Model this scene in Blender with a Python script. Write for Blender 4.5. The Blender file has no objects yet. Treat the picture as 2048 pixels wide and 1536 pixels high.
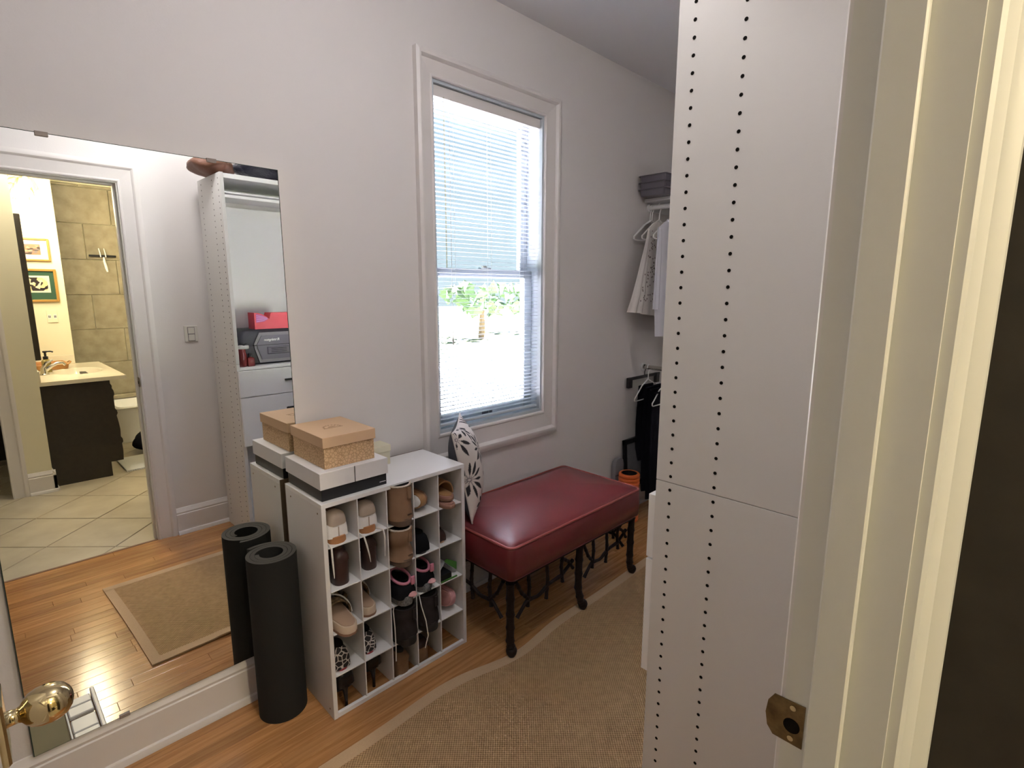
import bpy, bmesh, math, random
from mathutils import Vector, Matrix
import numpy as np
random.seed(7)
SC = bpy.context.scene
COL = SC.collection
PI = math.pi

# ------------------------------------------------------------------ camera
cd = bpy.data.cameras.new('camera'); cam = bpy.data.objects.new('camera', cd); COL.objects.link(cam)
YAW, PIT, ROL = math.radians(44.8877), math.radians(-9.8775), math.radians(0.0493)
fw = Vector((math.sin(YAW)*math.cos(PIT), math.cos(YAW)*math.cos(PIT), math.sin(PIT)))
rt = Vector((math.cos(YAW), -math.sin(YAW), 0)); up = rt.cross(fw)
rt, up = rt*math.cos(ROL)+up*math.sin(ROL), -rt*math.sin(ROL)+up*math.cos(ROL)
m4 = Matrix((rt, up, -fw)).transposed().to_4x4(); m4.translation = Vector((0, 0, 1.514))
cam.matrix_world = m4
cd.sensor_fit = 'HORIZONTAL'; cd.sensor_width = 36.0; cd.lens = 1066.852/2048*36; cd.clip_start = 0.01; cd.clip_end = 200
SC.camera = cam

# ------------------------------------------------------------------ sky, sun, exposure
SC.view_settings.view_transform = 'Standard'; SC.view_settings.look = 'None'
SC.view_settings.gamma = 1; SC.view_settings.use_curve_mapping = False
SC.view_settings.exposure = 1.45
W = bpy.data.worlds.new('sky'); SC.world = W; W.use_nodes = True
nt = W.node_tree; bg = nt.nodes['Background']
tcw = nt.nodes.new('ShaderNodeTexCoord'); sep = nt.nodes.new('ShaderNodeSeparateXYZ'); rmp = nt.nodes.new('ShaderNodeValToRGB')
nt.links.new(tcw.outputs['Generated'], sep.inputs[0]); nt.links.new(sep.outputs[2], rmp.inputs[0]); nt.links.new(rmp.outputs[0], bg.inputs[0])
rmp.color_ramp.elements[0].position = 0.0; rmp.color_ramp.elements[0].color = (0.62, 0.80, 0.86, 1)
rmp.color_ramp.elements[1].position = 0.7; rmp.color_ramp.elements[1].color = (0.30, 0.56, 0.80, 1)
bg.inputs[1].default_value = 0.43
sl = bpy.data.lights.new('sun', 'SUN'); sl.energy = 120.0; sl.angle = 0.01; sl.color = (0.95, 0.93, 1.0)
so = bpy.data.objects.new('sun', sl); COL.objects.link(so); so.rotation_euler = (math.radians(40), 0, math.radians(72))
WARM = (1.0, 0.85, 0.58)
CEIL = 2.818

# ------------------------------------------------------------------ materials
def mat(name, col, rough=0.6, metal=0.0, spec=0.5, noise=None, bump=None, coat=0.0, trans=None, sheen=0.0, wrough=None):
    """noise=(scale, amount, other colour); bump=(scale, strength, distance)"""
    m = bpy.data.materials.new(name); m.use_nodes = True
    n = m.node_tree.nodes; l = m.node_tree.links; b = n['Principled BSDF']
    b.inputs['Base Color'].default_value = (*col, 1); b.inputs['Roughness'].default_value = rough
    b.inputs['Metallic'].default_value = metal; b.inputs['Specular IOR Level'].default_value = spec
    if coat: b.inputs['Coat Weight'].default_value = coat; b.inputs['Coat Roughness'].default_value = 0.15
    if sheen: b.inputs['Sheen Weight'].default_value = sheen
    tc = n.new('ShaderNodeTexCoord')
    if noise:
        t = n.new('ShaderNodeTexNoise'); t.inputs['Scale'].default_value = noise[0]; t.inputs['Detail'].default_value = 5
        l.new(tc.outputs['Object'], t.inputs['Vector'])
        mx = n.new('ShaderNodeMix'); mx.data_type = 'RGBA'; mx.inputs[6].default_value = (*col, 1); mx.inputs[7].default_value = (*noise[2], 1)
        r = n.new('ShaderNodeMapRange'); r.inputs[1].default_value = 0.35; r.inputs[2].default_value = 0.7; r.inputs[4].default_value = noise[1]
        l.new(t.outputs[0], r.inputs[0]); l.new(r.outputs[0], mx.inputs[0]); l.new(mx.outputs[2], b.inputs['Base Color'])
    if bump:
        t2 = n.new('ShaderNodeTexNoise'); t2.inputs['Scale'].default_value = bump[0]; t2.inputs['Detail'].default_value = 4
        l.new(tc.outputs['Object'], t2.inputs['Vector'])
        bp = n.new('ShaderNodeBump'); bp.inputs['Strength'].default_value = bump[1]; bp.inputs['Distance'].default_value = bump[2]
        l.new(t2.outputs[0], bp.inputs['Height']); l.new(bp.outputs[0], b.inputs['Normal'])
    return m

def mat_attr(name, rough=0.8, metal=0):
    m = mat(name, (1, 1, 1), rough, metal); n = m.node_tree.nodes
    a = n.new('ShaderNodeAttribute'); a.attribute_name = 'print'
    m.node_tree.links.new(a.outputs['Color'], n['Principled BSDF'].inputs['Base Color']); return m

def mat_emit(name, col, strength):
    m = mat(name, col); b = m.node_tree.nodes['Principled BSDF']
    b.inputs['Emission Color'].default_value = (*col, 1); b.inputs['Emission Strength'].default_value = strength; return m

def mat_glass_thin(name, tint=(0.97, 0.99, 0.98), refl=0.06):
    m = bpy.data.materials.new(name); m.use_nodes = True; n = m.node_tree.nodes; l = m.node_tree.links
    n.remove(n['Principled BSDF']); o = n['Material Output']
    t = n.new('ShaderNodeBsdfTransparent'); t.inputs[0].default_value = (*tint, 1)
    g = n.new('ShaderNodeBsdfGlossy'); g.inputs['Roughness'].default_value = 0.02
    mx = n.new('ShaderNodeMixShader'); mx.inputs[0].default_value = refl
    l.new(t.outputs[0], mx.inputs[1]); l.new(g.outputs[0], mx.inputs[2]); l.new(mx.outputs[0], o.inputs[0]); return m

def mat_wood(name, c1, c2, rough=0.3, scale=(1.2, 22, 6), rnd=0.5):
    m = mat(name, c1, rough); n = m.node_tree.nodes; l = m.node_tree.links; b = n['Principled BSDF']
    g = n.new('ShaderNodeNewGeometry'); oi = n.new('ShaderNodeObjectInfo')
    ad = n.new('ShaderNodeVectorMath'); ad.operation = 'MULTIPLY_ADD'; ad.inputs[1].default_value = scale
    cx = n.new('ShaderNodeCombineXYZ'); mu = n.new('ShaderNodeMath'); mu.operation = 'MULTIPLY'; mu.inputs[1].default_value = 57
    l.new(oi.outputs['Random'], mu.inputs[0]); l.new(mu.outputs[0], cx.inputs[0]); l.new(mu.outputs[0], cx.inputs[2])
    l.new(g.outputs['Position'], ad.inputs[0]); l.new(cx.outputs[0], ad.inputs[2])
    t = n.new('ShaderNodeTexNoise'); t.inputs['Scale'].default_value = 3.2; t.inputs['Detail'].default_value = 6; t.inputs['Distortion'].default_value = 0.6
    l.new(ad.outputs[0], t.inputs['Vector'])
    mx = n.new('ShaderNodeMix'); mx.data_type = 'RGBA'; mx.inputs[6].default_value = (*c1, 1); mx.inputs[7].default_value = (*c2, 1)
    r = n.new('ShaderNodeMapRange'); r.inputs[1].default_value = 0.35; r.inputs[2].default_value = 0.68
    l.new(t.outputs[0], r.inputs[0]); l.new(r.outputs[0], mx.inputs[0])
    hv = n.new('ShaderNodeHueSaturation'); rr = n.new('ShaderNodeMapRange'); rr.inputs[3].default_value = 1-rnd*0.6; rr.inputs[4].default_value = 1+rnd*0.4
    l.new(oi.outputs['Random'], rr.inputs[0]); l.new(rr.outputs[0], hv.inputs['Value']); l.new(mx.outputs[2], hv.inputs['Color'])
    l.new(hv.outputs[0], b.inputs['Base Color'])
    bp = n.new('ShaderNodeBump'); bp.inputs['Strength'].default_value = 0.08; bp.inputs['Distance'].default_value = 0.002
    l.new(t.outputs[0], bp.inputs['Height']); l.new(bp.outputs[0], b.inputs['Normal'])
    return m

def mat_weave(name, c1, c2, pitch=0.011):
    m = mat(name, c1, 0.95, spec=0.1); n = m.node_tree.nodes; l = m.node_tree.links; b = n['Principled BSDF']
    g = n.new('ShaderNodeNewGeometry'); s = n.new('ShaderNodeSeparateXYZ'); l.new(g.outputs['Position'], s.inputs[0])
    def sin(sock, k):
        a = n.new('ShaderNodeMath'); a.operation = 'MULTIPLY'; a.inputs[1].default_value = k; l.new(sock, a.inputs[0])
        c = n.new('ShaderNodeMath'); c.operation = 'SINE'; l.new(a.outputs[0], c.inputs[0]); return c.outputs[0]
    k = 2*PI/pitch
    mu = n.new('ShaderNodeMath'); mu.operation = 'MULTIPLY'; l.new(sin(s.outputs[0], k), mu.inputs[0]); l.new(sin(s.outputs[1], k), mu.inputs[1])
    no = n.new('ShaderNodeTexNoise'); no.inputs['Scale'].default_value = 45; l.new(g.outputs['Position'], no.inputs['Vector'])
    ad = n.new('ShaderNodeMath'); ad.operation = 'ADD'; l.new(mu.outputs[0], ad.inputs[0]); l.new(no.outputs[0], ad.inputs[1])
    r = n.new('ShaderNodeMapRange'); r.inputs[1].default_value = -0.4; r.inputs[2].default_value = 1.3; l.new(ad.outputs[0], r.inputs[0])
    mx = n.new('ShaderNodeMix'); mx.data_type = 'RGBA'; mx.inputs[6].default_value = (*c2, 1); mx.inputs[7].default_value = (*c1, 1)
    l.new(r.outputs[0], mx.inputs[0]); l.new(mx.outputs[2], b.inputs['Base Color'])
    bp = n.new('ShaderNodeBump'); bp.inputs['Strength'].default_value = 0.7; bp.inputs['Distance'].default_value = 0.003
    l.new(ad.outputs[0], bp.inputs['Height']); l.new(bp.outputs[0], b.inputs['Normal'])
    return m

def mat_lines(name, c1, c2, scale, width=0.06):
    """raised cell pattern (embossed card)"""
    m = mat(name, c1, 0.7); n = m.node_tree.nodes; l = m.node_tree.links; b = n['Principled BSDF']
    tc = n.new('ShaderNodeTexCoord'); v = n.new('ShaderNodeTexVoronoi'); v.feature = 'DISTANCE_TO_EDGE'; v.inputs['Scale'].default_value = scale
    l.new(tc.outputs['Object'], v.inputs['Vector'])
    r = n.new('ShaderNodeMapRange'); r.inputs[1].default_value = width*0.6; r.inputs[2].default_value = width; l.new(v.outputs['Distance'], r.inputs[0])
    mx = n.new('ShaderNodeMix'); mx.data_type = 'RGBA'; mx.inputs[6].default_value = (*c2, 1); mx.inputs[7].default_value = (*c1, 1)
    l.new(r.outputs[0], mx.inputs[0]); l.new(mx.outputs[2], b.inputs['Base Color']); return m

M = {}
M['wall'] = mat('wall_paint', (0.74, 0.705, 0.69), 0.75, spec=0.3, bump=(160, 0.12, 0.002))
M['ceil'] = mat('ceiling_paint', (0.84, 0.84, 0.88), 0.8, spec=0.2, bump=(120, 0.1, 0.002))
M['trim'] = mat('trim_paint', (0.74, 0.70, 0.68), 0.38, bump=(60, 0.05, 0.002))
M['jamb'] = mat('jamb_paint', (0.70, 0.69, 0.64), 0.42, bump=(90, 0.08, 0.002))
M['bathwall'] = mat('bathroom_paint', (0.80, 0.75, 0.57), 0.7, spec=0.2)
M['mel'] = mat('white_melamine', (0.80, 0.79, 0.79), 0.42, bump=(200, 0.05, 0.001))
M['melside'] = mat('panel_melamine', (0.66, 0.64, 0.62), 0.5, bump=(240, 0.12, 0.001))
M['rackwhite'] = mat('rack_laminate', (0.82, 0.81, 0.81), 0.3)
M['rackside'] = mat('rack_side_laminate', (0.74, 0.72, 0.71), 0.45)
M['hardboard'] = mat('raw_hardboard', (0.13, 0.085, 0.05), 0.8)
M['plank'] = mat_wood('oak_plank', (0.53, 0.27, 0.105), (0.36, 0.165, 0.06), 0.17, rnd=0.35)
M['seam'] = mat('floor_seam', (0.10, 0.05, 0.025), 0.8)
M['rug'] = mat_weave('sisal', (0.64, 0.425, 0.23), (0.26, 0.16, 0.08))
M['rugband'] = mat('rug_binding', (0.54, 0.375, 0.225), 0.9, noise=(300, 0.5, (0.43, 0.29, 0.17)), bump=(500, 0.3, 0.001))
M['leather'] = mat('burgundy_leather', (0.155, 0.021, 0.024), 0.34, spec=0.6, noise=(7, 0.7, (0.12, 0.016, 0.018)), bump=(180, 0.12, 0.002))
M['leatherpipe'] = mat('burgundy_piping', (0.30, 0.07, 0.06), 0.35)
M['carved'] = mat('dark_carved_wood', (0.022, 0.013, 0.011), 0.6, spec=0.2, noise=(60, 0.7, (0.012, 0.008, 0.007)), bump=(70, 0.4, 0.003))
M['matblack'] = mat('black_foam', (0.020, 0.020, 0.019), 0.85, spec=0.2, bump=(400, 0.2, 0.001))
M['matedge'] = mat('foam_edge', (0.075, 0.07, 0.062), 0.8, spec=0.2)
M['brass'] = mat('polished_brass', (0.60, 0.49, 0.27), 0.09, 1.0)
M['oldbrass'] = mat('tarnished_brass', (0.22, 0.15, 0.07), 0.3, 1.0, noise=(60, 0.8, (0.08, 0.055, 0.03)))
M['steel'] = mat('steel', (0.55, 0.55, 0.54), 0.25, 1.0)
M['darkhole'] = mat('dark_recess', (0.008, 0.007, 0.006), 0.9, spec=0.05)  # near-black fill painted for the shade inside holes, gaps and openings
M['tan'] = mat('tan_card', (0.66, 0.45, 0.28), 0.7)
M['tanprint'] = mat_lines('tan_embossed_card', (0.66, 0.45, 0.26), (0.47, 0.30, 0.16), 95, 0.12)
M['paper'] = mat('pale_card', (0.76, 0.74, 0.745), 0.6)
M['cream'] = mat('cream_card', (0.70, 0.66, 0.50), 0.7)
M['black'] = mat('black_card', (0.010, 0.010, 0.013), 0.45)
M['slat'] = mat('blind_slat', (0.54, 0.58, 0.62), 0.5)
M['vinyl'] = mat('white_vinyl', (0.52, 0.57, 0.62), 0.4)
M['glass'] = mat_glass_thin('window_glass', (.98, .975, .985))
M['clear'] = mat_glass_thin('clear_glass', (0.86, 0.82, 0.70), 0.22)
M['cord'] = mat('cotton_cord', (0.78, 0.78, 0.78), 0.8)
M['mirror'] = mat('mirror_silver', (0.93, 0.945, 0.93), 0.0, 1.0)
M['mirrorglass'] = mat('mirror_edge_glass', (0.03, 0.05, 0.04), 0.15)
M['plastic'] = mat('clear_clip_plastic', (0.28, 0.23, 0.21), 0.2)
M['cooltile'] = mat('floor_stone_tile', (0.55, 0.49, 0.38), 0.33, noise=(6, 0.8, (0.44, 0.375, 0.28)), bump=(9, 0.05, 0.004))
M['grout'] = mat('grout', (0.22, 0.165, 0.10), 0.9)
M['walltile'] = mat('travertine_tile', (0.37, 0.33, 0.235), 0.4, noise=(11, 1.0, (0.25, 0.22, 0.15)), bump=(18, 0.3, 0.006))
M['espresso'] = mat('espresso_wood', (0.030, 0.023, 0.017), 0.55, noise=(30, 0.7, (0.020, 0.015, 0.011)))
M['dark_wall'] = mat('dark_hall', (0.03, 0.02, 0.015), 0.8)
M['marble'] = mat('cream_marble', (0.78, 0.72, 0.58), 0.16, noise=(3, 0.4, (0.66, 0.58, 0.44)))
M['chrome'] = mat('brushed_nickel', (0.66, 0.63, 0.58), 0.2, 1.0)
M['gold'] = mat('gilt_frame', (0.50, 0.28, 0.075), 0.35, 0.3)
M['matcream'] = mat('cream_mount', (0.78, 0.73, 0.58), 0.8)
M['matgreen'] = mat('green_mount', (0.028, 0.085, 0.05), 0.8)
M['woodtray'] = mat('honey_wood', (0.50, 0.24, 0.07), 0.4, noise=(12, 0.7, (0.34, 0.14, 0.04)))
M['soap'] = mat('soap_glass', (0.30, 0.23, 0.07), 0.1)
M['whitecloth'] = mat('white_cloth', (0.80, 0.81, 0.82), 0.9, bump=(80, 0.4, 0.004))
M['terry'] = mat('white_terry', (0.78, 0.80, 0.82), 0.95, bump=(120, 0.8, 0.006))
M['tub'] = mat('tub_acrylic', (0.82, 0.83, 0.84), 0.15)
M['hangerw'] = mat('white_hanger', (0.90, 0.88, 0.87), 0.3)
M['hangerd'] = mat('dark_hanger', (0.03, 0.028, 0.03), 0.4)
M['cottonblouse'] = mat('eyelet_cotton', (0.86, 0.81, 0.77), 0.9, bump=(300, 0.4, 0.002))
M['bluewhite'] = mat('cool_white_shirt', (0.84, 0.84, 0.92), 0.85)
M['eyelet'] = mat('eyelet_hole', (0.30, 0.25, 0.22), 0.9)
M['navycloth'] = mat('black_navy_cloth', (0.012, 0.012, 0.018), 0.9, spec=0.1, bump=(150, 0.3, 0.003))
M['tray'] = mat('grey_lilac_plastic', (0.14, 0.125, 0.15), 0.4)
M['orange'] = mat('orange_foam', (0.72, 0.15, 0.035), 0.55)
M['frameblk'] = mat('black_frame', (0.012, 0.012, 0.014), 0.4)
M['greyart'] = mat('grey_print', (0.22, 0.22, 0.23), 0.5, noise=(14, 0.6, (0.14, 0.14, 0.15)))
M['greycase'] = mat('grey_felt', (0.26, 0.25, 0.27), 0.9)
M['casebody'] = mat('charcoal_plastic', (0.05, 0.045, 0.06), 0.45, bump=(300, 0.1, 0.001))
M['casepanel'] = mat('grey_violet_plastic', (0.14, 0.12, 0.17), 0.4)
M['caserim'] = mat('pale_grey_rim', (0.23, 0.21, 0.24), 0.4)
M['red'] = mat('red_card', (0.72, 0.035, 0.06), 0.45)
M['magenta'] = mat('magenta_print', (0.50, 0.09, 0.36), 0.45)
M['pinkline'] = mat('pink_print', (0.80, 0.38, 0.66), 0.45)
M['redglass'] = mat('red_tinted_glass', (0.20, 0.03, 0.03), 0.12)
M['white'] = mat('white_plastic', (0.82, 0.82, 0.82), 0.35)
M['navybag'] = mat('navy_plastic_bag', (0.012, 0.012, 0.022), 0.35, bump=(22, 0.8, 0.02))
M['brownbag'] = mat('brown_leather_bag', (0.15, 0.065, 0.04), 0.5, bump=(30, 0.4, 0.01))
# shoes
M['sneakwhite'] = mat('white_knit', (0.80, 0.78, 0.77), 0.85, bump=(300, 0.5, 0.001))
M['sneaktan'] = mat('beige_suede', (0.42, 0.34, 0.28), 0.9)
M['gum'] = mat('gum_sole', (0.42, 0.19, 0.075), 0.6)
M['lace'] = mat('white_lace', (0.80, 0.77, 0.73), 0.9)
M['brownheel'] = mat('dark_brown_leather', (0.042, 0.018, 0.014), 0.38)
M['brownlining'] = mat('brown_insole', (0.12, 0.07, 0.05), 0.6)
M['uggtan'] = mat('chestnut_suede', (0.27, 0.165, 0.10), 0.95, spec=0.1, noise=(25, 0.5, (0.22, 0.13, 0.078)), bump=(90, 0.2, 0.002))
M['uggsole'] = mat('taupe_sole', (0.13, 0.085, 0.06), 0.8)
M['fleece'] = mat('cream_fleece', (0.62, 0.54, 0.45), 1.0, bump=(180, 1.0, 0.004))
M['greysuede'] = mat('dark_grey_suede', (0.030, 0.024, 0.023), 0.95, spec=0.1, noise=(30, 0.6, (0.05, 0.042, 0.04)), bump=(90, 0.3, 0.002))
M['greysole'] = mat('dark_grey_sole', (0.026, 0.023, 0.021), 0.7)
M['tanleather'] = mat('tan_leather', (0.37, 0.20, 0.085), 0.5)
M['pinkbrown'] = mat('rose_brown_sole', (0.34, 0.18, 0.135), 0.6)
M['cork'] = mat('cork_sole', (0.40, 0.25, 0.14), 0.8)
M['pink'] = mat('dusty_pink', (0.66, 0.34, 0.35), 0.6)
M['pinkinsole'] = mat('rose_footbed', (0.50, 0.24, 0.22), 0.7)
M['pinkrubber'] = mat('pink_rubber', (0.60, 0.22, 0.30), 0.5)
M['blackknit'] = mat('black_knit', (0.010, 0.010, 0.012), 0.9, spec=0.1, bump=(200, 0.4, 0.001))
M['glitter'] = mat('grey_glitter_sole', (0.26, 0.27, 0.28), 0.7, noise=(260, 1.0, (0.07, 0.075, 0.08)))
M['footbed'] = mat('tan_suede_footbed', (0.40, 0.27, 0.19), 0.9)
M['midsole'] = mat('beige_midsole', (0.56, 0.44, 0.33), 0.7)
M['brownsole'] = mat('brown_outsole', (0.24, 0.13, 0.08), 0.7)
M['fur'] = mat('leopard_fur', (0.30, 0.20, 0.10), 1.0, noise=(90, 1.0, (0.03, 0.02, 0.015)), bump=(220, 1.0, 0.004))
M['patent'] = mat('black_patent', (0.008, 0.007, 0.009), 0.25)
M['redsole'] = mat('red_sole', (0.30, 0.02, 0.03), 0.4)
M['tanblock'] = mat('tan_block_heel', (0.26, 0.145, 0.07), 0.6, noise=(40, 0.6, (0.17, 0.09, 0.045)))
M['green'] = mat('green_card', (0.07, 0.24, 0.045), 0.6)
M['greypaper'] = mat('grey_white_card', (0.50, 0.51, 0.52), 0.7)
M['olive'] = mat('olive_board', (0.20, 0.17, 0.09), 0.7)
M['piping'] = mat('ivory_piping', (0.60, 0.54, 0.50), 0.8)
M['cushgrey'] = mat('charcoal_backing', (0.06, 0.058, 0.072), 0.9)
M['print'] = mat_attr('printed_cloth', 0.85)
M['printgloss'] = mat_attr('printed_surface', 0.4)
M['pave'] = mat('pale_paving', (0.80, 0.78, 0.79), 0.9)
M['lawn'] = mat('lawn', (0.20, 0.22, 0.12), 0.9, noise=(2, 0.6, (0.15, 0.18, 0.09)))
M['leaf'] = mat('hedge_leaf', (0.06, 0.11, 0.05), 0.8)
M['bark'] = mat('bark', (0.12, 0.08, 0.05), 0.9)
M['lampglass'] = mat_emit('lit_shade', (1.0, 0.84, 0.55), 22.0)
M['lampcool'] = mat_emit('lit_cool_diffuser', (1.0, 0.97, 0.94), 5.0)  # glow of the ceiling fixture added to brighten the closet
M['lampring'] = mat('sconce_metal', (0.45, 0.36, 0.22), 0.3, 1.0)
M['switch'] = mat('switch_plate', (0.70, 0.68, 0.62), 0.35)

# ------------------------------------------------------------------ builders
class B:
    def __init__(s): s.b = bmesh.new()
    def box(s, a, c, bev=0.0, seg=1, rot=None, org=None):
        x0, y0, z0 = [min(a[i], c[i]) for i in range(3)]; x1, y1, z1 = [max(a[i], c[i]) for i in range(3)]
        v = [s.b.verts.new(p) for p in ((x0,y0,z0),(x1,y0,z0),(x1,y1,z0),(x0,y1,z0),(x0,y0,z1),(x1,y0,z1),(x1,y1,z1),(x0,y1,z1))]
        f = [s.b.faces.new([v[i] for i in q]) for q in ((3,2,1,0),(4,5,6,7),(0,1,5,4),(1,2,6,5),(2,3,7,6),(3,0,4,7))]
        if bev > 0:
            es = list({e for q in f for e in q.edges})
            r = bmesh.ops.bevel(s.b, geom=es, offset=bev, segments=seg, affect='EDGES', profile=0.5)
            v = list({w for q in r['faces'] for w in q.verts} | {w for w in v if w.is_valid})
        if rot is not None:
            o = Vector(org if org else ((x0+x1)/2, (y0+y1)/2, (z0+z1)/2))
            for w in v: w.co = o + rot @ (w.co-o)
        return s
    def loft(s, rings, cap=True, closed=True):
        vr = [[s.b.verts.new(p) for p in r] for r in rings]; n = len(vr[0])
        for a, c in zip(vr, vr[1:]):
            for i in range(n if closed else n-1):
                j = (i+1) % n
                try: s.b.faces.new((a[i], a[j], c[j], c[i]))
                except ValueError: pass
        if cap and closed:
            for r in (vr[0][::-1], vr[-1]):
                try: s.b.faces.new(r)
                except ValueError: pass
        return s
    def tube(s, pts, r, seg=8, cap=True, flat=1.0):
        pts = [Vector(p) for p in pts]; rs = r if isinstance(r, (list, tuple)) else [r]*len(pts)
        rings = []; prev = None
        for i, p in enumerate(pts):
            t = (pts[min(i+1, len(pts)-1)]-pts[max(i-1, 0)]).normalized()
            if prev is None:
                a = Vector((0, 0, 1)) if abs(t.z) < 0.9 else Vector((1, 0, 0)); u = t.cross(a).normalized()
            else:
                u = (prev-t*prev.dot(t)); u = u.normalized() if u.length > 1e-6 else t.orthogonal().normalized()
            prev = u; w = t.cross(u)
            rings.append([p+(u*math.cos(2*PI*k/seg)+w*math.sin(2*PI*k/seg)*flat)*rs[i] for k in range(seg)])
        return s.loft(rings, cap)
    def lathe(s, prof, org, axis='z', seg=24, cap=True, rot=None):
        o = Vector(org); rings = []
        for r, h in prof:
            ring = []
            for k in range(seg):
                a = 2*PI*k/seg; c, d = r*math.cos(a), r*math.sin(a)
                p = Vector((c, d, h)) if axis == 'z' else (Vector((h, c, d)) if axis == 'x' else Vector((d, h, c)))
                ring.append(o+(rot @ p if rot is not None else p))
            rings.append(ring)
        return s.loft(rings, cap)
    def prism(s, poly, fn, d0, d1):
        """extrude 2D polygon; fn(u, v, d) -> xyz"""
        return s.loft([[fn(u, v, d0) for u, v in poly], [fn(u, v, d1) for u, v in poly]])
    def obj(s, name, m, parent=None, smooth=True, ang=40, loc=None):
        bmesh.ops.recalc_face_normals(s.b, faces=s.b.faces)
        me = bpy.data.meshes.new(name); s.b.to_mesh(me); s.b.free()
        if loc is not None:
            me.transform(Matrix.Translation(-Vector(loc)))
        if smooth:
            me.polygons.foreach_set('use_smooth', [True]*len(me.polygons)); me.set_sharp_from_angle(angle=math.radians(ang))
        me.materials.append(M[m] if isinstance(m, str) else m)
        o = bpy.data.objects.new(name, me); COL.objects.link(o)
        if loc is not None: o.location = loc
        if parent is not None:
            o.parent = parent
            if loc is None: o.matrix_parent_inverse = parent.matrix_basis.inverted()
            else: o.location = Vector(loc)-Vector(parent.location)
        return o

def tag(o, label, cat, group=None):
    o['label'] = label; o['category'] = cat
    if group: o['group'] = group
    return o
def struct(o): o['kind'] = 'structure'; return o
def stuff(o): o['kind'] = 'stuff'; return o
def thing(name, label, cat, loc=(0, 0, 0), group=None):
    o = bpy.data.objects.new(name, None); COL.objects.link(o); o.location = loc; o.empty_display_size = 0.05
    return tag(o, label, cat, group)
def base(name, loc=(0, 0, 0)):
    o = bpy.data.objects.new(name, None); COL.objects.link(o); o.location = loc; o.empty_display_size = 0.05; return struct(o)
def copy_tree(o, parent=None):
    c = o.copy(); COL.objects.link(c)
    if parent is not None: c.parent = parent
    for ch in o.children: copy_tree(ch, c)
    return c
def ellipse(cx, cy, z, rx, ry, n=24, p=2.0):
    out = []
    for k in range(n):
        a = 2*PI*k/n; c, d = math.cos(a), math.sin(a)
        out.append((cx+rx*math.copysign(abs(c)**(2/p), c), cy+ry*math.copysign(abs(d)**(2/p), d), z))
    return out
def rrect(x0, y0, x1, y1, r, z, n=5):
    out = []
    for cx, cy, a0 in ((x1-r, y1-r, 0), (x0+r, y1-r, PI/2), (x0+r, y0+r, PI), (x1-r, y0+r, 1.5*PI)):
        for k in range(n+1):
            a = a0+PI/2*k/n; out.append((cx+r*math.cos(a), cy+r*math.sin(a), z))
    return out
def text(body, size, m, parent, loc, rot, name='lettering', ext=0.0004, bold=0.0):
    cu = bpy.data.curves.new(name, 'FONT'); cu.body = body; cu.size = size; cu.extrude = ext; cu.align_x = 'CENTER'; cu.align_y = 'CENTER'
    cu.offset = bold; cu.materials.append(M[m])
    o = bpy.data.objects.new(name, cu); COL.objects.link(o); o.parent = parent
    me = bpy.data.meshes.new_from_object(o); bpy.data.objects.remove(o); me.materials.clear(); me.materials.append(M[m])
    o = bpy.data.objects.new(name, me); COL.objects.link(o); o.parent = parent
    o.location = Vector(loc)-Vector(parent.location); o.rotation_euler = rot; return o

# ================================================================== STRUCTURE
YW, YV, YB = 1.962, 0.1755, 0.0725          # window wall face, door wall closet face, door wall bathroom face
XJ, XJL, ZD = 0.656, -0.105, 2.098          # right jamb face, left jamb face, door head
XF = 3.52
WX0, WX1, WZ0, WZ1 = 1.47, 2.186, 0.852, 2.397
b = B()
b.box((-1.3, YW, -0.05), (WX0, 2.13, CEIL)); b.box((WX1, YW, -0.05), (XF+0.12, 2.13, CEIL))
b.box((WX0, YW, -0.05), (WX1, 2.13, WZ0)); b.box((WX0, YW, WZ1), (WX1, 2.13, CEIL))
struct(b.obj('wall_window', 'wall', smooth=False))
b = B(); b.box((-1.9, YB, 0), (XJL-0.02, YV, CEIL)); b.box((XJ+0.02, YB, 0), (XF+0.12, YV, CEIL)); b.box((XJL-0.02, YB, ZD+0.02), (XJ+0.02, YV, CEIL))
struct(b.obj('wall_door', 'wall', smooth=False))
struct(B().box((XF, YV, -0.02), (XF+0.12, YW, CEIL)).obj('wall_far', 'wall', smooth=False))
struct(B().box((-1.3, YV, -0.02), (-1.2, YW, CEIL)).obj('wall_near', 'wall', smooth=False))
struct(B().box((-2.0, -3.5, CEIL), (XF+0.12, 2.13, CEIL+0.1)).obj('ceiling', 'ceil', smooth=False))
# bathroom shell
struct(B().box((-2.0, -3.5, -0.02), (-1.9, YV, CEIL)).obj('wall_bathroom_left', 'bathwall', smooth=False))
struct(B().box((2.1, -3.5, -0.02), (2.2, YB, CEIL)).obj('wall_bathroom_right', 'bathwall', smooth=False))
# stub walls
struct(B().box((0.178, -2.75, 0), (0.32, -1.345, CEIL)).obj('wall_vanity', 'bathwall', smooth=False))
struct(B().box((0.32, -2.75, 0), (0.692, -2.66, CEIL)).obj('wall_picture', 'bathwall', smooth=False))
struct(B().box((-1.9, -1.46, 0), (-0.80, -1.345, CEIL)).box((-0.80, -1.46, 2.1), (0.178, -1.345, CEIL)).obj('wall_hall', 'bathwall', smooth=False))
struct(B().box((-1.9, -2.75, 0), (0.178, -2.65, CEIL)).obj('wall_dark_room', 'dark_wall', smooth=False))

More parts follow.
